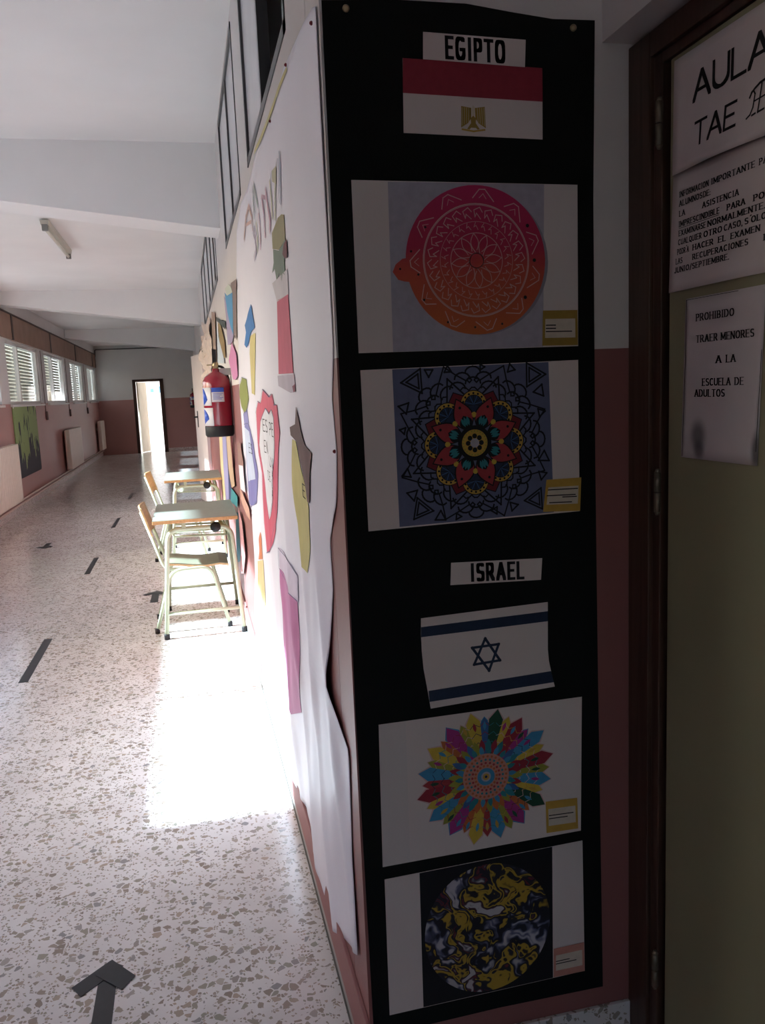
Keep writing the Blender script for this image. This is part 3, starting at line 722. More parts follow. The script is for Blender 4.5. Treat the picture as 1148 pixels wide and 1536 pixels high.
class Art:
    """flat shapes on a plane facing -y; layer k lies k * 0.12 mm in front of the first"""
    def __init__(s, ox, oz, y): s.bm = BM(); s.ox, s.oz, s.y = ox, oz, y; s.m = []
    def mi(s, m_):
        if m_ not in s.m: s.m.append(m_)
        return s.m.index(m_)
    def poly(s, pts, m_, k):
        f = s.bm.faces.new([s.bm.verts.new((x - s.ox, s.y - k * .00012, z - s.oz)) for x, z in pts]); f.material_index = s.mi(m_)
    def disc(s, c, r, m_, k, n=40, r2=None):
        s.poly([(c[0] + r * math.cos(2 * math.pi * i / n), c[1] + (r2 or r) * math.sin(2 * math.pi * i / n)) for i in range(n)], m_, k)
    def line(s, pts, w_, m_, k, closed=False):
        if closed: pts = list(pts) + [pts[0]]
        for (ax, az), (bx_, bz) in zip(pts, pts[1:]):
            d = math.hypot(bx_ - ax, bz - az)
            if d < 1e-6: continue
            ux, uz = (bx_ - ax) / d * w_ / 2, (bz - az) / d * w_ / 2
            s.poly([(ax - ux - uz, az - uz + ux), (ax - ux + uz, az - uz - ux), (bx_ + ux + uz, bz + uz - ux), (bx_ + ux - uz, bz + uz + ux)], m_, k)
    def ring(s, c, r, w_, m_, k, n=48, r2=None):
        s.line([(c[0] + r * math.cos(2 * math.pi * i / n), c[1] + (r2 or r) * math.sin(2 * math.pi * i / n)) for i in range(n)], w_, m_, k, True)
    def pol(s, c, pts, ang, m_, k, stroke=None, sx=1, sz=1):
        """pts (radial, tangential) turned by ang about c"""
        ca, sa = math.cos(ang), math.sin(ang)
        P = [(c[0] + (r * ca - t * sa) * sx, c[1] + (r * sa + t * ca) * sz) for r, t in pts]
        if stroke: s.line(P, stroke, m_, k)
        else: s.poly(P, m_, k)
    def done(s, name, parent):
        me = bpy.data.meshes.new(name); s.bm.to_mesh(me); s.bm.free(); return link(name, me, s.m, parent)
def petal(r0, r1, hw, n=8, sharp=1.0):
    up = [(r0 + (r1 - r0) * i / n, hw * math.sin(math.pi * (i / n) ** sharp)) for i in range(n + 1)]
    return up + [(r, -t) for r, t in reversed(up[1:-1])]
def sheet_thing(name, quad, label, cat, matname, yf=YP, group=None, th=.0008):
    cx = sum(p[0] for p in quad) / len(quad); zb = min(p[1] for p in quad)
    T = tag(empty(name, (cx, yf, zb)), label, cat, group)
    obj('sheet', prism(BM(), [(x - cx, z - zb) for x, z in quad], lambda a, b: (a, th, b), lambda a, b: (a, 0, b)), matname, T)
    return T, cx, zb
def caption(T, cx, zb, quad, lines, y=YP - .0022, tint='ink_ochre'):
    q = quad; C = obj('caption_label', prism(BM(), [(x - cx, z - zb) for x, z in q], lambda a, b: (a, -.0013, b), lambda a, b: (a, -.0021, b)), tint, T)
    bl = lambda u, v: (((q[3][0] * (1 - u) + q[2][0] * u) * (1 - v) + (q[0][0] * (1 - u) + q[1][0] * u) * v), ((q[3][1] * (1 - u) + q[2][1] * u) * (1 - v) + (q[0][1] * (1 - u) + q[1][1] * u) * v))
    A = Art(cx, zb, -.0022); A.poly([bl(.07, .22), bl(.93, .22), bl(.93, .76), bl(.07, .76)], 'ink_cream', 0)
    for u0, u1, v in lines:
        u = u0
        while u < u1:
            e = min(u + random.uniform(.05, .12), u1); A.line([bl(u, v), bl(e, v)], .0021, 'ink_black', 1); u = e + .022
    A.done('caption_text', C)

# black backing sheet with its pins
B = tag(empty('display_sheet', (.525, YB, .115)), 'tall black paper sheet covering the end face of the wall', 'display sheet')
bk = [(.2745, 2.079), (.40, 2.087), (.534, 2.0877), (.6214, 2.0781), (.6985, 2.071), (.7815, 2.073), (.7765, 1.7566), (.7775, 1.2516), (.7805, .8404), (.7883, .1151), (.55, .118), (.2775, .112), (.2725, .8), (.2735, 1.5)]
obj('sheet', prism(BM(), [(x - .525, z - .115) for x, z in bk], lambda a, b: (a, .0018, b), lambda a, b: (a, 0, b)), 'black_paper', B)
for (x, z, lb) in ((.3153, 2.066, 'upper left push pin of the black display'), (.7363, 2.056, 'upper right push pin of the black display')):
    o = obj('push_pin', lathe(BM(), [(0, 0), (.004, 0), (.0062, .003), (.0062, .006), (.003, .008), (0, .008)], 16), 'brass')
    o.rotation_euler = (R(90), 0, 0); o.location = (x, YB, z); tag(o, lb, 'push pin', 'push pins')

# country name cards
def name_card(quad, word, box_, label):
    T, cx, zb = sheet_thing('name_card', quad, label, 'card', 'print_paper', YP - (.0 if word == 'ISRAEL' else .0012), 'country name cards')
    (x0, z0), (x1, z1) = box_[3], box_[1]; tl, tr, br, bl_ = box_
    A = Art(cx, zb, -.0002); h = tl[1] - bl_[1]; wd = br[0] - bl_[0]; sl = (br[1] - bl_[1]) / wd
    for P in text_polys(word, h, .17, .15, .52, .24, width=wd, power=3.2):
        A.poly([(bl_[0] + u, bl_[1] + v + sl * u) for u, v in P], 'ink_black', 0)
    A.done('lettering', T)
name_card([(.452, 2.0364), (.6442, 2.0323), (.6418, 1.9861), (.4504, 1.9916)], 'EGIPTO', [(.4955, 2.0325), (.6022, 2.0298), (.6013, 1.9900), (.4942, 1.9930)], 'cream card reading EGIPTO above the red and white flag')
name_card([(.4732, 1.0848), (.6614, 1.0774), (.6581, 1.034), (.4704, 1.0411)], 'ISRAEL', [(.5147, 1.0804), (.6150, 1.0767), (.6199, 1.0385), (.5137, 1.0435)], 'cream card reading ISRAEL above the blue star flag')

# flags
fq = [(.4135, 1.9923), (.6761, 1.9861), (.6747, 1.8628), (.4104, 1.868)]
T, cx, zb = sheet_thing('flag_print', fq, 'red and white striped flag print with a golden eagle', 'flag', 'print_paper', YP, 'flag prints')
A = Art(cx, zb, -.0002)
A.poly([(.4135, 1.9923), (.6761, 1.9861), (.6757, 1.9283), (.4116, 1.9345)], 'ink_crimson', 0)
ex, ez = .5409, 1.8735
for s in (-1, 1):
    A.poly([(ex + s * .0225, ez + .0425), (ex + s * .0035, ez + .040), (ex + s * .004, ez + .022), (ex + s * .010, ez + .014), (ex + s * .0235, ez + .006)], 'ink_gold', 1)
    for k in range(4):
        xx = ex + s * (.008 + .0042 * k); A.line([(xx, ez + .040), (xx + s * .001, ez + .016 - .002 * k)], .0007, 'ink_cream', 2)
    A.poly([(ex + s * .003, ez + .016), (ex + s * .012, ez + .004), (ex + s * .008, ez + .003), (ex, ez + .010)], 'ink_gold', 1)
A.poly([(ex - .005, ez + .022), (ex, ez + .027), (ex + .005, ez + .022), (ex + .004, ez + .006), (ex - .004, ez + .006)], 'ink_gold', 3)
A.poly([(ex - .0025, ez + .040), (ex, ez + .045), (ex + .0035, ez + .041), (ex + .002, ez + .027), (ex - .002, ez + .027)], 'ink_cream', 3)
A.line([(ex - .021, ez + .003), (ex, ez), (ex + .021, ez + .003)], .003, 'ink_ochre', 2)
A.done('printed_design', T)
il, ir = [(.4091, .9813), (.4078, .95), (.4083, .915), (.4105, .88), (.4160, .842), (.4221, .7975)], [(.6845, .8098), (.6780, .838), (.6725, .865), (.6705, .89), (.6712, .94), (.6719, .9872)]
T, cx, zb = sheet_thing('flag_print', il[::1] + ir, 'white flag print with blue stripes and a six pointed star', 'flag', 'print_paper', YP, 'flag prints')
A = Art(cx, zb, -.0002)
A.poly([(.4084, .964), (.6717, .9686), (.6713, .9479), (.4077, .944)], 'ink_navy', 0)
A.poly([(.4188, .8343), (.6766, .8435), (.6827, .8193), (.4200, .8117)], 'ink_navy', 0)
A.line([(.5382, .9270), (.5680, .8790), (.5140, .8765)], .0052, 'ink_navy', 0, True)
A.line([(.5447, .8605), (.5107, .9110), (.5660, .9125)], .0052, 'ink_navy', 1, True)
A.done('printed_design', T)

# print 1: carved plate
gp = 'art prints on the black display'
T, cx, zb = sheet_thing('art_print', [(.3117, 1.787), (.7436, 1.7837), (.7423, 1.4868), (.3107, 1.487)], 'print of a pink and orange carved ceramic plate', 'art print', 'print_paper_b', YP, gp)
A = Art(cx, zb, -.0002); c = (.5405, 1.6475); rx, rz = .1355, .1335
A.poly([(.3776, 1.7847), (.6763, 1.7837), (.6700, 1.4878), (.3748, 1.4872)], 'ink_lilac', 0)
A.disc((c[0] + .006, c[1] - .003), rx, 'ink_shade', 1, 48, rz * .985); A.disc(c, rx, 'plate_glaze', 3, 64, rz)
A.poly([(.3800, 1.6290), (.3860, 1.6420), (.3990, 1.6520), (.4120, 1.6540), (.4200, 1.6100), (.4010, 1.6120), (.3900, 1.6150)], 'plate_glaze', 2)
for r, w_ in ((.755, .0021), (.74, .001), (.37, .0014), (.10, .0014), (.52, .0008)): A.ring(c, r * rx, w_, 'ink_chalk', 4, 64, r * rz)
for k in range(12): A.pol(c, petal(.11 * rx, .36 * rx, .055 * rx), 2 * math.pi * k / 12 + .1, 'ink_chalk', 4, .0014)
for k in range(26):
    a = 2 * math.pi * k / 26 + .05
    A.pol(c, [(.55 * rx, -.03 * rx), (.62 * rx, .03 * rx), (.57 * rx, .05 * rx), (.66 * rx, .07 * rx), (.70 * rx, -.01 * rx), (.64 * rx, -.05 * rx)], a, 'ink_chalk', 4, .0015)
    A.pol(c, [(.41 * rx, .0), (.46 * rx, .03 * rx), (.44 * rx, .06 * rx), (.50 * rx, .04 * rx)], a, 'ink_chalk', 4, .0011)
for k in range(11):
    a = 2 * math.pi * k / 11 + .3
    A.pol(c, [(.80 * rx, -.16 * rx), (.94 * rx, -.02 * rx), (.93 * rx, .06 * rx), (.81 * rx, .14 * rx)], a, 'ink_chalk', 4, .0017)
    A.pol(c, [(.82 * rx, -.05 * rx), (.88 * rx, 0), (.82 * rx, .05 * rx)], a, 'ink_chalk', 4, .001)
for a, q in ((32, .88), (0, .84), (-36, .86), (-68, .93), (-93, .9), (-118, .93), (-146, .92), (-168, .85), (148, .84), (172, .93)):
    A.disc((c[0] + q * rx * math.cos(R(a)), c[1] + q * rz * math.sin(R(a))), .0034 if abs(a) < 40 else .0022, 'ink_black', 5, 12)
A.disc((.394, 1.634), .002, 'ink_black', 5, 10)
A.done('printed_design', T)
caption(T, cx, zb, [(.6698, 1.5548), (.7405, 1.5544), (.7408, 1.4886), (.6675, 1.4895)], ((.1, .36, .58), (.1, .38, .49), (.1, .82, .40)), tint='ink_gold')

# print 2: blue mandala
T, cx, zb = sheet_thing('art_print', [(.3123, 1.4564), (.742, 1.4605), (.7425, 1.1654), (.3138, 1.1591)], 'print of a blue mandala with red petals and black outlines', 'art print', 'print_paper', YP, gp)
A = Art(cx, zb, -.0002); c = (.527, 1.3125); q = .00044
inq = [(.3718, 1.4556), (.6801, 1.4586), (.6874, 1.1673), (.3738, 1.1628)]
A.poly(inq, 'ink_slate', 0)
for k in range(8):
    a = 2 * math.pi * k / 8
    for rr, t0 in ((255, 0), (300, 0), (275, 48), (275, -48), (235, 70), (235, -70)):
        A.pol(c, [(q * (rr + 26 * math.sin(math.pi * i / 8)), q * (t0 + 34 * math.cos(math.pi * i / 8))) for i in range(9)], a, 'ink_black', 1, .0032)
    A.pol(c, [(q * (225 + 14 * abs(math.sin(i * math.pi / 3))), q * (-60 + i * 20 / 1.5)) for i in range(10)], a, 'ink_black', 1, .0026)
    for t0 in (-16, 16): A.pol(c, [(q * 268, q * (t0 - 10)), (q * 284, q * t0), (q * 268, q * (t0 + 10)), (q * 258, q * t0), (q * 268, q * (t0 - 10))], a, 'ink_black', 1, .0028)
    b = a + math.pi / 8
    A.pol(c, [(q * 205, -q * 44), (q * 300, 0), (q * 205, q * 44)], b, 'ink_black', 1, .0032)
    A.pol(c, [(q * 262, -q * 70), (q * 300, -q * 40), (q * 352, -q * 6), (q * 300, q * 40), (q * 262, q * 70)], b, 'ink_black', 1, .0028)
    A.pol(c, [(q * 205, -q * 36), (q * 236, 0), (q * 205, q * 36), (q * 150, 0)], b, 'ink_maroon', 2)
    A.pol(c, [(q * 205, -q * 36), (q * 236, 0), (q * 205, q * 36)], b, 'ink_black', 3, .0018)
    f = (c[0] + q * 165 * math.cos(a), c[1] + q * 165 * math.sin(a))
    A.disc(f, q * 62, 'ink_black', 2, 24); A.disc(f, q * 58, 'ink_ochre', 3, 24); A.disc(f, q * 42, 'ink_black', 4, 20); A.disc(f, q * 39, 'ink_navy', 5, 20)
    for i in range(9):
        t = a + R(-100 + 25 * i); A.line([f, (f[0] + q * 38 * math.cos(t), f[1] + q * 38 * math.sin(t))], .0012, 'ink_blue' if i % 2 else 'ink_black', 6)
        A.disc((f[0] + q * 48 * math.cos(t), f[1] + q * 48 * math.sin(t)), q * 5, 'ink_black', 6, 8)
    A.disc((c[0] + q * 122 * math.cos(a), c[1] + q * 122 * math.sin(a)), q * 12, 'ink_yellow', 7, 10)
    A.pol(c, petal(q * 55, q * 210, q * 46, 8, .85), b, 'ink_black', 6); A.pol(c, petal(q * 60, q * 202, q * 40, 8, .85), b, 'ink_red', 7)
    A.pol(c, petal(q * 62, q * 128, q * 30), b, 'ink_black', 8)
    for t0 in (-14, 0, 14): A.pol(c, petal(q * 80, q * 122, q * 7), b + t0 * .008, 'ink_teal', 9)
    A.disc((c[0] + q * 165 * math.cos(b), c[1] + q * 165 * math.sin(b)), q * 6, 'ink_black', 8, 10)
A.disc(c, q * 76, 'ink_black', 9, 32); A.disc(c, q * 58, 'ink_ochre', 10, 32)
for k in range(24): A.disc((c[0] + q * 52 * math.cos(k * math.pi / 12), c[1] + q * 52 * math.sin(k * math.pi / 12)), q * 4, 'ink_olive', 11, 8)
for k in range(8): A.disc((c[0] + q * 30 * math.cos(k * math.pi / 4), c[1] + q * 30 * math.sin(k * math.pi / 4)), q * 11, 'ink_black', 11, 12)
A.disc(c, q * 20, 'ink_lilac', 12, 16)
def tri(x, z, r, a, nest):
    for k in range(nest):
        A.line([(x + r * (1 - .4 * k) * math.cos(a + i * 2.094), z + r * (1 - .4 * k) * math.sin(a + i * 2.094)) for i in range(3)], .0032, 'ink_black', 1, True)
for x, z, r, a, n_ in ((.413, 1.432, .026, -1.0, 2), (.648, 1.436, .026, -2.1, 2), (.418, 1.193, .024, 1.9, 2), (.650, 1.196, .024, 1.1, 2), (.441, 1.448, .009, .5, 1), (.478, 1.451, .008, 1.6, 1), (.545, 1.454, .006, 0, 1), (.603, 1.449, .009, 1.8, 1),
                      (.392, 1.385, .012, -1.3, 1), (.388, 1.343, .007, .8, 1), (.392, 1.262, .010, 1.4, 1), (.402, 1.222, .012, 2.8, 1), (.661, 1.405, .013, -.9, 1), (.663, 1.364, .009, .2, 1), (.668, 1.277, .013, 1.5, 1), (.664, 1.243, .010, .3, 1),
                      (.455, 1.176, .012, 3.6, 1), (.490, 1.174, .007, 2, 1), (.565, 1.180, .008, 1, 1), (.603, 1.186, .010, .2, 1)): tri(x, z, r, a, n_)
A.done('printed_design', T)
caption(T, cx, zb, [(.6721, 1.2325), (.7455, 1.2325), (.7425, 1.1664), (.6641, 1.17)], ((.08, .9, .68), (.06, .85, .50), (.5, .9, .44), (.15, .75, .28)))

# print 3: feather flower
T, cx, zb = sheet_thing('art_print', [(.3162, .7786), (.7439, .7804), (.739, .4876), (.3113, .4822)], 'print of a many coloured flower made of feather petals', 'art print', 'print_paper', YP, gp)
A = Art(cx, zb, -.0002); c = (.532, .6400)
A.poly([(.3172, .7778), (.3700, .7780), (.3680, .4836), (.3123, .4830)], 'print_paper_b', 0)
seq = ['blue', 'dkgreen', 'yellow', 'crimson', 'magenta', 'sky', 'yellow', 'crimson', 'olive', 'sky', 'yellow', 'dkgreen', 'orange', 'magenta', 'olive', 'sky', 'red', 'yellow', 'orange', 'magenta', 'olive', 'sky', 'yellow', 'crimson', 'red', 'sky', 'olive', 'yellow', 'orange', 'magenta', 'olive', 'yellow']
N = len(seq)
for k, s in enumerate(seq):
    a = math.pi / 2 - 2 * math.pi * k / N; far = (.148 if k % 2 else .134) + random.uniform(-.006, .004)
    kk = 1 + (k % 2)
    P = [(.045, -.006), (.095, -.0125), (far - .022, -.0155), (far, 0), (far - .022, .0155), (.095, .0125), (.045, .006)]
    A.pol(c, [(r, t * 1.1) for r, t in P], a, 'ink_sky' if s in ('blue', 'magenta') else 'ink_chalk', kk, None, 1.02, .97)
    A.pol(c, [(r - (.002 if r > .1 else -.001), t * .95) for r, t in P], a, 'ink_' + s, kk + 2, None, 1.02, .97)
    s2 = random.choice(['navy', 'crimson', 'chalk', 'ochre', 'teal'])
    for r in (.075, .095, .115): A.pol(c, [(r - .008, -.010), (r, 0), (r - .008, .010)], a, 'ink_' + s2, kk + 4, .0012)
    A.pol(c, petal(.098, .118, .0035), a, 'ink_' + random.choice(['crimson', 'sky', 'ochre', 'dkgreen', 'magenta']), 7)
    A.pol(c, petal(.048, .080, .0065), a + math.pi / N, 'ink_' + random.choice(['crimson', 'orange', 'teal', 'olive', 'blue']), 8)
for k in range(22):
    a = 2 * math.pi * k / 22; A.pol(c, petal(.044, .066, .005), a, 'ink_teal' if k % 2 else 'ink_sky', 9)
A.disc(c, .049, 'ink_salmon', 10)
for r, n_, m_ in ((.043, 30, 'ink_orange'), (.036, 24, 'ink_teal'), (.029, 20, 'ink_red'), (.023, 18, 'ink_orange')):
    for k in range(n_): A.disc((c[0] + r * math.cos(2 * math.pi * k / n_), c[1] + r * math.sin(2 * math.pi * k / n_)), .0026, m_, 11, 8)
A.disc(c, .0185, 'ink_sky', 12, 24); A.disc(c, .0105, 'ink_lilac', 13, 20); A.disc(c, .007, 'ink_ochre', 14, 16); A.disc(c, .003, 'ink_navy', 15, 10)
A.done('printed_design', T)
caption(T, cx, zb, [(.66, .5653), (.7305, .563), (.7321, .4947), (.6612, .4962)], ((.1, .85, .55), (.1, .66, .45)))

# print 4: poured paint
T, cx, zb = sheet_thing('art_print', [(.3139, .4549), (.7424, .4644), (.7453, .1626), (.3116, .1554)], 'lowest print with swirling black and yellow poured paint circle', 'art print', 'print_paper', YP, gp)
A = Art(cx, zb, -.0002)
A.poly([(.386, .4557), (.6739, .4625), (.6713, .1621), (.3833, .1575)], 'ink_black', 0)
A.disc((.529, .3065), .137, 'poured_paint', 1, 64, .143)
A.done('printed_design', T)
caption(T, cx, zb, [(.6733, .2297), (.7432, .2314), (.7442, .1639), (.6724, .164)], ((.08, .5, .55), (.08, .72, .46)), tint='ink_salmon')

# ================================================================ NOTICES ON THE OLIVE DOOR (facing -x)
XN = XD + .0035
def notice(quad, label, lines, lift=0.0, extra=None, name='door_notice', m_='notice_paper', x=XN):
    """quad (y, z): TL TR BR BL; lines (text, y_left, y_right, z_base, cap, pen_w, pen_h, serif)"""
    oy = sum(p[0] for p in quad) / 4; oz = min(p[1] for p in quad)
    T = tag(empty(name, (x, oy, oz)), label, 'notice', 'paper notices on the olive door')
    bm = BM(); n, k_ = 16, 14; V = []
    def surf(u, v): return -.0006 - lift * math.sin(math.pi * min(max(u, 0), 1)) ** 1.5 * (1 - v) ** 3
    for i in range(n + 1):
        row = []
        for j in range(k_ + 1):
            u, v = i / n, j / k_
            y = (quad[3][0] * (1 - u) + quad[2][0] * u) * (1 - v) + (quad[0][0] * (1 - u) + quad[1][0] * u) * v
            z = (quad[3][1] * (1 - u) + quad[2][1] * u) * (1 - v) + (quad[0][1] * (1 - u) + quad[1][1] * u) * v
            row.append(bm.verts.new((surf(u, v), y - oy, z - oz)))
        V.append(row)
    for i in range(n):
        for j in range(k_): bm.faces.new((V[i][j], V[i + 1][j], V[i + 1][j + 1], V[i][j + 1])).smooth = True
    s = obj('sheet', bm, m_, T); md = s.modifiers.new('thick', 'SOLIDIFY'); md.thickness = .0005; md.offset = 0
    W = quad[0][0] - quad[1][0]; Hh = quad[0][1] - quad[3][1]
    def put(bm, P, dk=0):
        bm.faces.new([bm.verts.new((surf((quad[0][0] - y) / W, (z - oz) / Hh) - .0009 - dk, y - oy, z - oz)) for y, z in P])
    for row in sorted({q[3] for q in lines}):
        bm = BM()
        for t, y0, y1, zb_, cap, pw, ph, sf in lines:
            if zb_ != row: continue
            for P in text_polys(t, cap, pw, ph, 1.0,   .34 if sf else .16, sf, width=abs(y0 - y1)): put(bm, [(y0 - u, zb_ + v) for u, v in P])
        o = obj('lettering', bm, 'black_ink', T)
        if len([1 for q in lines if q[3] == row]) > 1: o['kind'] = 'stuff'
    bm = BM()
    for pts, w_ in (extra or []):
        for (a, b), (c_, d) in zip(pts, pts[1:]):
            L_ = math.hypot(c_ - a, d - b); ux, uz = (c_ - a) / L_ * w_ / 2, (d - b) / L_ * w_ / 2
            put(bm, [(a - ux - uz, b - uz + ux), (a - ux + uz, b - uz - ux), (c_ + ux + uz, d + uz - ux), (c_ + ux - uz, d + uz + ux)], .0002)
    if extra: obj('dark_strokes', bm, 'black_ink', T)['kind'] = 'stuff'
    return T
orn = [([(1.1582, 1.7978), (1.151, 1.801), (1.1455, 1.810), (1.1425, 1.828), (1.146, 1.834)], .0028), ([(1.1536, 1.8267), (1.150, 1.832), (1.143, 1.836), (1.133, 1.840), (1.118, 1.842), (1.108, 1.836)], .0038),
       ([(1.1465, 1.799), (1.140, 1.800)], .003), ([(1.1445, 1.818), (1.128, 1.819), (1.115, 1.820)], .0024), ([(1.128, 1.840), (1.131, 1.822), (1.1345, 1.800), (1.122, 1.801)], .0030), ([(1.112, 1.838), (1.114, 1.815), (1.112, 1.803), (1.102, 1.800)], .0042)]
notice([(1.3589, 1.9519), (1.0675, 1.9480), (1.0675, 1.7614), (1.3624, 1.7661)], 'large printed sign reading AULA TAE at the top of the door',
       [('AULA', 1.2995, 1.115, 1.8655, .0475, .115, .115, False), ('TAE', 1.2922, 1.1855, 1.7945, .0400, .115, .115, False)], .010, orn, x=XN - .0035)
C9 = .0098
def wl(z, *ws, cap=C9): return [(t, a, b, z, cap, .23, .11, True) for t, a, b in ws]
ln = (wl(1.7258, ('INFORMACION', 1.3445, 1.262), ('IMPORTANTE', 1.2535, 1.1475), ('PARA', 1.136, 1.098)) + wl(1.7107, ('ALUMNOS', 1.3443, 1.279), ('DE:', 1.275, 1.257)) +
      wl(1.694, ('LA', 1.344, 1.328), ('ASISTENCIA', 1.277, 1.184), ('ES', 1.105, 1.088)) + wl(1.6767, ('IMPRESCINDIBLE', 1.3452, 1.232), ('PARA', 1.211, 1.168), ('PODER', 1.147, 1.085)) +
      wl(1.6614, ('EXAMINARSE', 1.345, 1.268), ('NORMALMENTE.', 1.261, 1.122), ('EN', 1.105, 1.086)) + wl(1.6464, ('CUALQUIER', 1.3462, 1.279), ('OTRO', 1.271, 1.224), ('CASO,', 1.217, 1.173), ("S'OLO", 1.166, 1.119), ('SE', 1.105, 1.087)) +
      wl(1.6307, ("PODR'A", 1.349, 1.315), ('HACER', 1.302, 1.246), ('EL', 1.231, 1.213), ('EXAMEN', 1.199, 1.132), ('EN', 1.108, 1.088)) +
      wl(1.6151, ('LAS', 1.3532, 1.334), ('RECUPERACIONES', 1.302, 1.158), ('DE', 1.121, 1.10)) + wl(1.6003, ('JUNIO/SEPTIEMBRE.', 1.3574, 1.2028)))
notice([(1.3645, 1.7690), (1.0675, 1.7670), (1.0675, 1.5685), (1.3767, 1.5688)], 'middle notice with a dense paragraph about attendance and exams', ln, .004, [([(1.345, 1.6745), (1.232, 1.6745)], .0009)])
S3 = .23
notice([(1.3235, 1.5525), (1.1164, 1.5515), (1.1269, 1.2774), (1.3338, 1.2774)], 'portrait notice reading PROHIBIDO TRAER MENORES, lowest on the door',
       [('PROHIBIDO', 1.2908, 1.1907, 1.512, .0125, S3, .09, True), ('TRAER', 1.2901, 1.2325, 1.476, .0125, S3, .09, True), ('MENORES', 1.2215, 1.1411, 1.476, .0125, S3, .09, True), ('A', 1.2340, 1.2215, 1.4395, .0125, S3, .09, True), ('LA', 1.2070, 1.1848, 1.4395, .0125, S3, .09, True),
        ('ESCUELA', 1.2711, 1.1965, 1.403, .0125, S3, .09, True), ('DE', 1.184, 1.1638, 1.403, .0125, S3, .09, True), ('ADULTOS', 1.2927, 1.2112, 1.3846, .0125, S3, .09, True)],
       .0, [([(1.3195, 1.5500), (1.3215, 1.45), (1.3290, 1.2805)], .0016), ([(1.1215, 1.455), (1.1300, 1.30)], .0013), ([(1.32, 1.5505), (1.18, 1.5495)], .0009)], m_='spotted_paper')  # thin dark lines along the side edges and the top

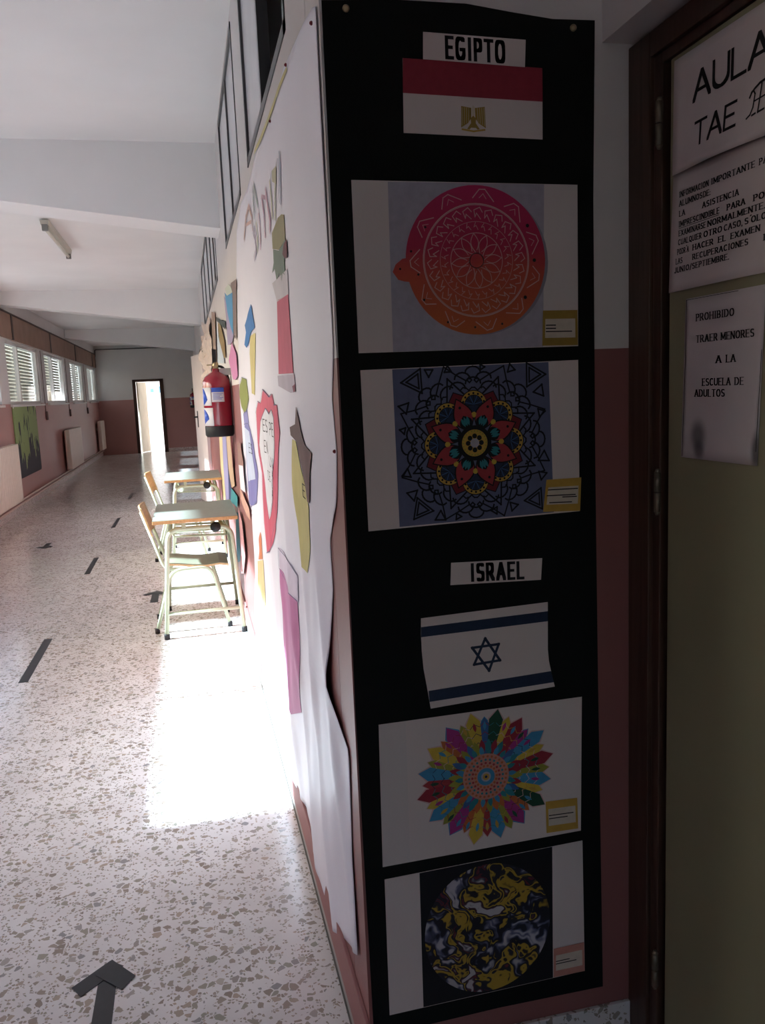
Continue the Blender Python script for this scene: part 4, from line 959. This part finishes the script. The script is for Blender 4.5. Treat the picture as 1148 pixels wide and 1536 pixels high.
# outlines of the wall cut-outs in metres (y along the corridor, z up)
TR={
 'sheet_top':[(1.56,2.09),(1.673,2.11),(1.792,2.123),(1.968,2.139),(2.303,2.137),(2.754,2.165),(3.091,2.144),(3.543,2.161)],
 'sheet_far':[(3.793,2.131),(3.994,1.959),(4.02,1.891),(4.318,1.482),(4.33,1.372),(4.296,0.948),(3.965,0.868),(3.992,0.639),(4.046,0.421),(4.163,0.166)],
 'sheet_bot':[(4.177,0.147),(3.613,0.095),(2.956,0.125),(2.829,0.053),(2.407,0.168),(2.303,0.109),(1.907,0.067),(1.58,0.253)],
 'sheet_near':[(1.58,0.253),(1.614,0.466),(1.564,0.748),(1.769,0.748),(1.768,0.807),(1.672,1.011),(1.681,1.117),(1.576,1.204),(1.547,1.305),(1.568,1.406),(1.528,1.489),(1.531,1.549),(1.546,1.891),(1.528,2.071)],
 'olive':[(2.243,1.871),(2.151,1.861),(2.098,1.849),(2.098,1.791),(2.262,1.794),(2.41,1.821),(2.407,1.863)],
 'greygreen':[(2.4,1.818),(2.263,1.792),(2.102,1.792),(2.074,1.777),(2.14,1.753),(2.155,1.715),(2.2,1.727),(2.235,1.708),(2.283,1.738),(2.354,1.726),(2.387,1.764),(2.458,1.763),(2.404,1.783)],
 'maroon':[(2.123,1.785),(2.062,1.785),(2.065,1.744),(2.119,1.75),(2.169,1.768)],
 'pinkpanel':[(2.375,1.677),(2.103,1.662),(2.094,1.47),(2.437,1.477)],
 'greybox':[(2.466,1.473),(2.075,1.467),(2.063,1.425),(2.179,1.422),(2.457,1.443)],
 'greytop':[(2.474,1.736),(2.09,1.721),(2.089,1.662),(2.374,1.673)],
 'mdot':[(2.121,1.438),(2.067,1.442),(2.063,1.425),(2.104,1.423)],
 'blue':[(3.247,1.759),(3.206,1.715),(3.152,1.666),(3.299,1.663),(3.465,1.632),(3.615,1.619),(3.721,1.638),(3.581,1.681),(3.623,1.713),(3.453,1.73)],
 'yellowstem':[(3.363,1.649),(3.213,1.649),(3.151,1.645),(3.334,1.42),(3.502,1.428),(3.471,1.589)],
 'greenhead':[(3.989,1.505),(3.762,1.491),(3.724,1.438),(3.696,1.404),(3.871,1.349),(4.019,1.336),(4.21,1.364),(4.305,1.423),(4.251,1.472)],
 'purpneck':[(4.124,1.331),(3.836,1.359),(3.768,1.298),(4.074,1.279)],
 'purpbody':[(4.07,1.284),(3.793,1.297),(3.579,1.21),(3.459,1.101),(3.56,0.973),(3.973,0.884),(4.079,0.91),(4.064,1.145)],
 'bluelabel':[(4.041,1.271),(3.763,1.262),(3.592,1.064),(4.025,1.013)],
 'heart':[(2.984,1.439),(2.747,1.411),(2.644,1.422),(2.592,1.387),(2.515,1.389),(2.479,1.306),(2.578,1.178),(2.741,0.998),(3.034,0.85),(3.17,0.818),(3.22,0.927),(3.166,1.127),(3.359,1.23),(3.313,1.35),(3.202,1.397),(3.119,1.39),(3.066,1.404)],
 'heartin':[(2.914,1.374),(2.783,1.356),(2.693,1.372),(2.626,1.349),(2.645,1.267),(2.772,1.161),(2.875,1.048),(2.992,0.975),(3.047,1.064),(3.137,1.167),(3.221,1.23),(3.134,1.323)],
 'yellow':[(2.194,1.301),(2.133,1.299),(2.065,1.233),(1.974,1.192),(1.907,1.153),(1.943,1.057),(2.064,0.968),(2.139,0.969),(2.17,1.081),(2.252,1.179)],
 'brown':[(2.073,1.386),(2.003,1.334),(1.931,1.3),(1.84,1.287),(1.874,1.24),(1.885,1.17),(1.933,1.168),(2.027,1.236),(2.112,1.3),(2.211,1.311),(2.222,1.332),(2.113,1.343)],
 'pinkfig':[(2.698,0.852),(2.558,0.845),(2.424,0.834),(2.298,0.836),(2.3,0.737),(2.32,0.626),(2.343,0.491),(2.544,0.409),(2.759,0.413),(2.797,0.561)],
 'pinktop':[(2.698,0.922),(2.496,0.933),(2.26,0.922),(2.281,0.842),(2.424,0.834),(2.558,0.845),(2.697,0.855)],
 'orange':[(3.505,0.847),(3.442,0.827),(3.437,0.744),(3.703,0.691)],
 'yellow2':[(3.735,0.678),(3.408,0.745),(3.457,0.542),(3.554,0.482),(3.776,0.539)],
 'l1':[(3.261,2.078),(3.08,2.079),(2.983,2.022),(3.049,1.988),(3.327,2.011)],
 'l2':[(2.961,2.089),(2.836,2.09),(2.746,2.017),(2.789,2.0),(2.925,2.011)],
 'l3':[(2.645,2.0),(2.503,1.999),(2.419,1.896),(2.462,1.883),(2.6,1.896)],
 'l4':[(2.392,1.99),(2.23,1.984),(2.299,1.884),(2.371,1.903)],
 'l5':[(2.174,1.999),(2.088,1.987),(2.11,1.885),(2.201,1.903)],
 'l6':[(2.973,1.974),(2.811,1.973),(2.8,1.888),(2.994,1.887)],
 'tape':[(1.925,2.124),(1.919,2.113),(2.608,2.149),(2.751,2.164),(2.708,2.168)],
 'brownstrip':[(4.343,1.979),(3.934,1.944),(4.194,1.688),(4.394,1.73),(4.406,1.84),(4.402,1.935)],
 'blue2':[(4.986,2.009),(4.764,1.965),(4.279,1.925),(4.434,1.733),(4.607,1.78),(4.83,1.882)],
 'creamtip':[(4.908,2.021),(4.553,2.001),(4.33,1.954),(4.278,1.926),(4.763,1.965)],
 'lilac2':[(5.095,2.003),(4.913,1.964),(4.61,1.778),(4.394,1.73),(4.611,1.703),(5.045,1.716),(5.022,1.868)],
 'pink2':[(4.608,1.705),(4.302,1.629),(4.267,1.52),(4.491,1.505),(4.713,1.51),(5.024,1.627)],
 'black2':[(6.401,2.006),(5.818,1.933),(5.097,1.858),(5.143,1.812),(5.857,1.911),(6.293,1.962)],
 'gold2':[(6.144,1.942),(5.737,1.889),(5.376,1.76),(5.372,1.66),(5.585,1.67),(6.051,1.803)],
 'brown2':[(7.187,2.117),(6.524,2.045),(6.779,1.821),(6.859,1.676),(7.384,1.697),(7.404,1.971)],
 'bluewhite':[(6.349,1.953),(6.117,1.814),(5.651,1.673),(5.574,1.633),(6.655,1.676)],
 'lilac3':[(6.681,1.141),(6.083,1.165),(6.096,0.91),(6.288,0.651),(6.877,0.58),(6.999,0.837)],
 'cream3':[(7.41,1.113),(6.719,1.14),(6.956,0.864),(6.959,0.571),(7.538,0.501),(7.579,0.816)],
 'beige3':[(6.006,1.168),(5.453,1.19),(5.372,0.987),(5.289,0.861),(5.72,0.804),(5.994,0.905)],
 'red3':[(5.354,1.194),(5.213,1.2),(5.304,0.98),(5.373,0.969)],
 'navy3':[(6.06,0.906),(5.791,0.796),(5.923,0.694),(6.288,0.651)],
 'teal3':[(5.762,0.799),(5.034,0.824),(5.117,0.749),(5.989,0.673)],
 'teal4':[(5.329,0.685),(5.052,0.723),(5.122,0.415),(5.616,0.304),(5.595,0.455)],
 'peach':[(4.67,0.914),(4.002,0.882),(3.988,0.828),(4.218,0.82),(4.672,0.849)],
 'brown3':[(4.631,1.16),(4.398,1.187),(4.204,1.087),(4.334,1.028),(4.677,1.041)],
 'note3':[(4.631,1.045),(4.258,1.069),(4.195,0.939),(4.603,0.915)],
 'pinklow':[(4.983,0.761),(4.684,0.718),(4.58,0.546),(4.897,0.379),(5.291,0.298),(5.046,0.489)],
}

# ================================================================ PAPER MURAL ON THE RIGHT WALL (facing -x)
XS, XC_ = .268, .256
near = [(.05, 1.60), (.253, 1.58), (.466, 1.60), (.70, 1.575), (.765, 1.765), (.807, 1.768), (1.011, 1.672), (1.117, 1.681), (1.204, 1.576), (1.305, 1.547), (1.406, 1.568), (1.489, 1.528), (1.549, 1.523), (1.891, 1.522), (2.15, 1.522)]
far = [(.05, 4.17), (.166, 4.163), (.421, 4.046), (.639, 3.992), (.868, 3.965), (.948, 4.296), (1.372, 4.33), (1.482, 4.318), (1.891, 4.02), (1.959, 3.994), (2.131, 3.793), (2.2, 3.7)]
topz = [(1.52, 2.075), (1.56, 2.09), (1.673, 2.11), (1.792, 2.123), (1.968, 2.139), (2.303, 2.137), (2.754, 2.160), (3.091, 2.146), (3.543, 2.161), (3.8, 2.131)]
botz = [(1.52, .25), (1.58, .253), (1.70, .19), (1.907, .085), (2.303, .109), (2.407, .160), (2.829, .095), (2.956, .125), (3.613, .097), (4.2, .147)]
MU = tag(empty('paper_mural', (XR, 2.8, .1)), 'large white paper mural with colourful cut-out drawings on the right wall', 'mural')
def wr(y, z):
    f = sstep(1.6, .5, z)
    a = .5 + .5 * math.sin(9.5 * y + 2.1 * math.sin(2.3 * z) + 1.4 * z)
    b = .5 + .5 * math.sin(23 * y + 3.0 * math.sin(1.7 * z + y) - 2.2 * z)
    c = .5 + .5 * math.sin(5.0 * z + 3.1 * y)
    d = .5 + .5 * math.sin(14 * y + 6.5 * z + 1.5 * math.sin(3 * y))
    return .001 + .0075 * a ** 3 * (.30 + .70 * f) + .0075 * b ** 4 * f + .005 * d ** 3 * f + .0015 * c
bm = BM(); nu, nv = 190, 110; V = []
for i in range(nu + 1):
    col = []
    for j in range(nv + 1):
        u, v = i / nu, j / nv; zg = .12 + 2.0 * v
        y = interp(near, zg) * (1 - u) + interp(far, zg) * u
        z = interp(botz, y) * (1 - v) + interp(topz, y) * v
        y = interp(near, z) * (1 - u) + interp(far, z) * u
        col.append(bm.verts.new((XR - wr(y, z) - XR, y - 2.8, z - .1)))
    V.append(col)
for i in range(nu):
    for j in range(nv): bm.faces.new((V[i][j], V[i + 1][j], V[i + 1][j + 1], V[i][j + 1])).smooth = True
o = obj('paper_sheet', bm, 'mural_paper', MU); md = o.modifiers.new('thick', 'SOLIDIFY'); md.thickness = .0006; md.offset = 0
PC = dict(olive=(.29, .26, .13), greygreen=(.145, .20, .16), maroon=(.14, .015, .03), pinkpanel=(.55, .10, .17), greybox=(.52, .47, .55), greytop=(.60, .56, .60), blue=(.03, .17, .46), yellowstem=(.60, .52, .22),
          greenhead=(.23, .26, .06), purpneck=(.24, .23, .46), purpbody=(.20, .19, .42), bluelabel=(.52, .58, .72), heart=(.58, .11, .17), heartin=(.72, .72, .76), yellow=(.60, .53, .22), brown=(.135, .075, .075),
          pinkfig=(.50, .19, .37), pinktop=(.68, .60, .72), orange=(.55, .20, .10), yellow2=(.62, .52, .28), l1=(.62, .44, .42), l2=(.42, .48, .47), l3=(.58, .36, .46), l4=(.48, .46, .32), l5=(.40, .43, .54), l6=(.52, .46, .56),
          tape=(.62, .55, .25), brownstrip=(.20, .14, .13), blue2=(.06, .28, .52), creamtip=(.55, .60, .50), lilac2=(.36, .30, .45), pink2=(.58, .22, .42), black2=(.02, .035, .035), gold2=(.30, .20, .07), brown2=(.33, .24, .19),
          bluewhite=(.55, .62, .68), lilac3=(.33, .31, .52), cream3=(.66, .54, .30), beige3=(.62, .44, .28), red3=(.18, .02, .03), navy3=(.03, .05, .14), teal3=(.06, .30, .33), teal4=(.03, .20, .28), peach=(.58, .34, .26),
          brown3=(.30, .17, .14), note3=(.70, .70, .74), pinklow=(.52, .26, .27))
for k, v in PC.items(): mat('paper_' + k, v, .55, .3, var=.06, scale=14)
def cut(parent, nm, key, x, oy, oz, th=.0009, label=None, curl=0):
    pts = TR[key]; ys_ = [p[0] for p in pts]; zs_ = [p[1] for p in pts]
    bm = BM(); bm.faces.new([bm.verts.new((0, y, z)) for y, z in pts])
    if parent is MU:                       # follow the folds of the sheet it is glued on
        for ax, lo, hi, st in ((1, min(ys_), max(ys_), .016), (2, min(zs_), max(zs_), .022)):
            v = lo + st
            while v < hi:
                co = [0, 0, 0]; co[ax] = v; no = [0, 0, 0]; no[ax] = 1
                bmesh.ops.bisect_plane(bm, geom=bm.verts[:] + bm.edges[:] + bm.faces[:], plane_co=co, plane_no=no); v += st
        for v in bm.verts: v.co.x = -wr(v.co.y, v.co.z) - (.256 - x) - .0022
    else:
        for v in bm.verts: v.co.x = x - XR
    for v in bm.verts: v.co.y -= oy; v.co.z -= oz
    o = obj(nm, bm, 'paper_' + key, parent); md = o.modifiers.new('thick', 'SOLIDIFY'); md.thickness = .0006; md.offset = 0
    if label: o['label'] = label
    return o
cl = dict(olive='olive leaf head', greygreen='grey green paint brush tip', pinkpanel='long pink paper panel', blue='blue flame cut-out', yellowstem='pale yellow stem', greenhead='green cactus top', purpbody='purple bottle cut-out',
          heart='red flaming frame', heartin='white heart with handwriting', yellow='yellow pencil cut-out with the letter E', brown='dark brown hand cut-out', pinkfig='mauve pencil body')
for i, k in enumerate(['greytop', 'olive', 'greygreen', 'maroon', 'pinkpanel', 'greybox', 'mdot', 'blue', 'yellowstem', 'greenhead', 'purpneck', 'purpbody', 'bluelabel', 'heart', 'heartin', 'yellow', 'brown', 'pinkfig', 'pinktop', 'orange', 'yellow2', 'tape']):
    if k == 'mdot': PC_ = mat('paper_mdot', (.22, .02, .06), .5)
    cut(MU, 'paper_cutout', k, XC_ - (.0012 if k in ('heartin', 'bluelabel', 'brown', 'maroon', 'mdot', 'blue') else 0), 2.8, .1, label=cl.get(k))
def wall_ink(parent, name, strokes, x, oy, oz, m_):
    bm = BM()
    for pts, w_ in strokes:
        for (a, b), (c_, d) in zip(pts, pts[1:]):
            L_ = math.hypot(c_ - a, d - b)
            if L_ < 1e-6: continue
            ux, uz = (c_ - a) / L_ * w_ / 2, (d - b) / L_ * w_ / 2
            bm.faces.new([bm.verts.new((-wr(p, q) - (.256 - x) - .0029, p - oy, q - oz)) for p, q in ((a - ux - uz, b - uz + ux), (a - ux + uz, b - uz - ux), (c_ + ux + uz, d + uz - ux), (c_ + ux - uz, d + uz + ux))])
    o = obj(name, bm, m_, parent); o['kind'] = 'stuff'; return o
def wall_text(parent, items, x, oy, oz, m_='black_ink'):
    bm = BM()
    for t, y0, wd, zb_, cap, pen in items:
        for P in text_polys(t, cap, pen, pen, 1, .2, False, width=wd): bm.faces.new([bm.verts.new((-wr(y0 - u, zb_ + v) - (.256 - x) - .0029, y0 - u - oy, zb_ + v - oz)) for u, v in P])
    o = obj('handwriting', bm, m_, parent)
    if len(items) > 1: o['kind'] = 'stuff'
    return o
wall_text(MU, [('ES', 3.03, .15, 1.290, .045, .07), ('PE', 2.80, .14, 1.285, .045, .07), ('EN', 3.02, .11, 1.215, .045, .07), ('UN', 2.88, .14, 1.175, .038, .07), ('A', 2.80, .05, 1.142, .028, .08), ('DE', 2.97, .09, 1.120, .035, .07), ('L', 2.84, .035, 1.105, .03, .08), ('A', 2.86, .06, 1.07, .03, .08)], XC_ - .0016, 2.8, .1)
wall_text(MU, [('E', 2.045, .05, 1.165, .035, .08)], XC_ - .0004, 2.8, .1)
wall_text(MU, [('ES', 3.80, .14, 1.165, .045, .07)], XC_ - .0016, 2.8, .1)
wall_ink(MU, 'pencil_outline', [(TR[k] + [TR[k][0]], .003) for k in ('heart', 'heartin', 'pinktop', 'purpbody', 'greenhead')], XC_ - .0019, 2.8, .1, 'ink_slate')
TL={
 'a':[(2.123,1.993),(2.125,1.959),(2.139,1.933),(2.152,1.894)],
 'b':[(2.168,1.992),(2.176,1.948),(2.176,1.899)],
 'c':[(2.313,1.995),(2.23,1.984),(2.241,1.965),(2.309,1.986)],
 'd':[(2.249,1.967),(2.276,1.939),(2.308,1.886)],
 'e':[(2.381,1.989),(2.37,1.94),(2.371,1.903)],
 'f':[(2.503,1.999),(2.476,1.95),(2.428,1.9),(2.456,1.882)],
 'g':[(2.616,2.002),(2.585,1.953),(2.589,1.893)],
 'h':[(2.59,2.001),(2.525,1.984)],
 'i':[(2.834,2.092),(2.765,2.031),(2.736,2.01)],
 'j':[(2.861,2.086),(2.903,2.056),(2.903,2.009)],
 'k':[(2.861,2.059),(2.829,2.008)],
 'l':[(3.082,2.077),(3.23,2.067),(3.345,2.015)],
 'm':[(3.066,2.073),(2.983,2.022),(2.995,1.989)],
 'n':[(3.231,2.044),(3.025,2.015)],
 'o':[(2.918,1.979),(2.978,1.967),(2.938,1.942),(2.879,1.947),(2.918,1.979)],
 'p':[(2.932,1.941),(2.918,1.898),(2.994,1.887)],
 'q':[(2.829,1.969),(2.815,1.928),(2.858,1.893)],
 'r':[(2.722,1.972),(2.717,1.922),(2.732,1.882)],
}
for ks, m_ in (('ab', 'l5'), ('cde', 'l4'), ('fgh', 'l3'), ('ijk', 'l2'), ('lmn', 'l1'), ('op', 'l6'), ('q', 'l4'), ('r', 'l3')):
    wall_ink(MU, 'title_letter', [(TL[k], .020 if k not in 'bhkno' else .012) for k in ks], XC_, 2.8, .1, 'paper_' + m_)
for y, z in ((1.545, 2.058), (1.90, 2.118), (1.531, 1.31), (2.25, 2.11)):
    bm = lathe(BM(), [(0, 0), (.003, 0), (.004, .002), (.002, .005), (0, .005)], 12)
    for v in bm.verts: v.co = Vector((-v.co.z - .0065, v.co.x + y - 2.8, v.co.y + z - .1))
    obj('thumb_tack', bm, 'ink_maroon', MU)

# second collage of paper shapes farther along, behind the extinguisher
CO = tag(empty('paper_collage', (XR, 5.6, .3)), 'collage of cut paper shapes behind the fire extinguisher and desks', 'collage')
for i, k in enumerate(['brownstrip', 'lilac2', 'blue2', 'creamtip', 'pink2', 'bluewhite', 'gold2', 'black2', 'brown2', 'lilac3', 'cream3', 'beige3', 'red3', 'navy3', 'teal3', 'teal4', 'peach', 'brown3', 'note3', 'pinklow']):
    cut(CO, 'paper_cutout', k, .262 - .0004 * i, 5.6, .3)
# crumpled cream paper hanging over the far end of the collage
bm = BM(); n = 22; V = []
rng = random.Random(3)
for i in range(n + 1):
    row = []
    for j in range(n + 1):
        u, v = i / n, j / n
        y = 7.6 + 2.9 * u + .25 * math.sin(9 * v) * u; z = 1.50 + .66 * v * (.55 + .45 * math.sin(math.pi * (.25 + .6 * u))) + .03 * math.sin(17 * u)
        row.append(bm.verts.new((-.012 - .075 * abs(math.sin(7 * u + 5 * v) * math.cos(11 * v - 3 * u)) * (.3 + .7 * u) + rng.uniform(-.004, .004), y - 9, z - 1.5)))
    V.append(row)
for i in range(n):
    for j in range(n):
        if (i * 7 + j * 3) % 17 == 0 and i > 12: continue
        bm.faces.new((V[i][j], V[i + 1][j], V[i + 1][j + 1], V[i][j + 1]))
mat('crumple_paper', (.66, .56, .50), .8, .2, var=.1)
PA = tag(empty('hanging_paper', (XR, 9, 1.5)), 'crumpled cream paper hanging on the wall beyond the extinguisher', 'paper')
o = obj('crumpled_sheet', bm, 'crumple_paper', PA); md = o.modifiers.new('thick', 'SOLIDIFY'); md.thickness = .001
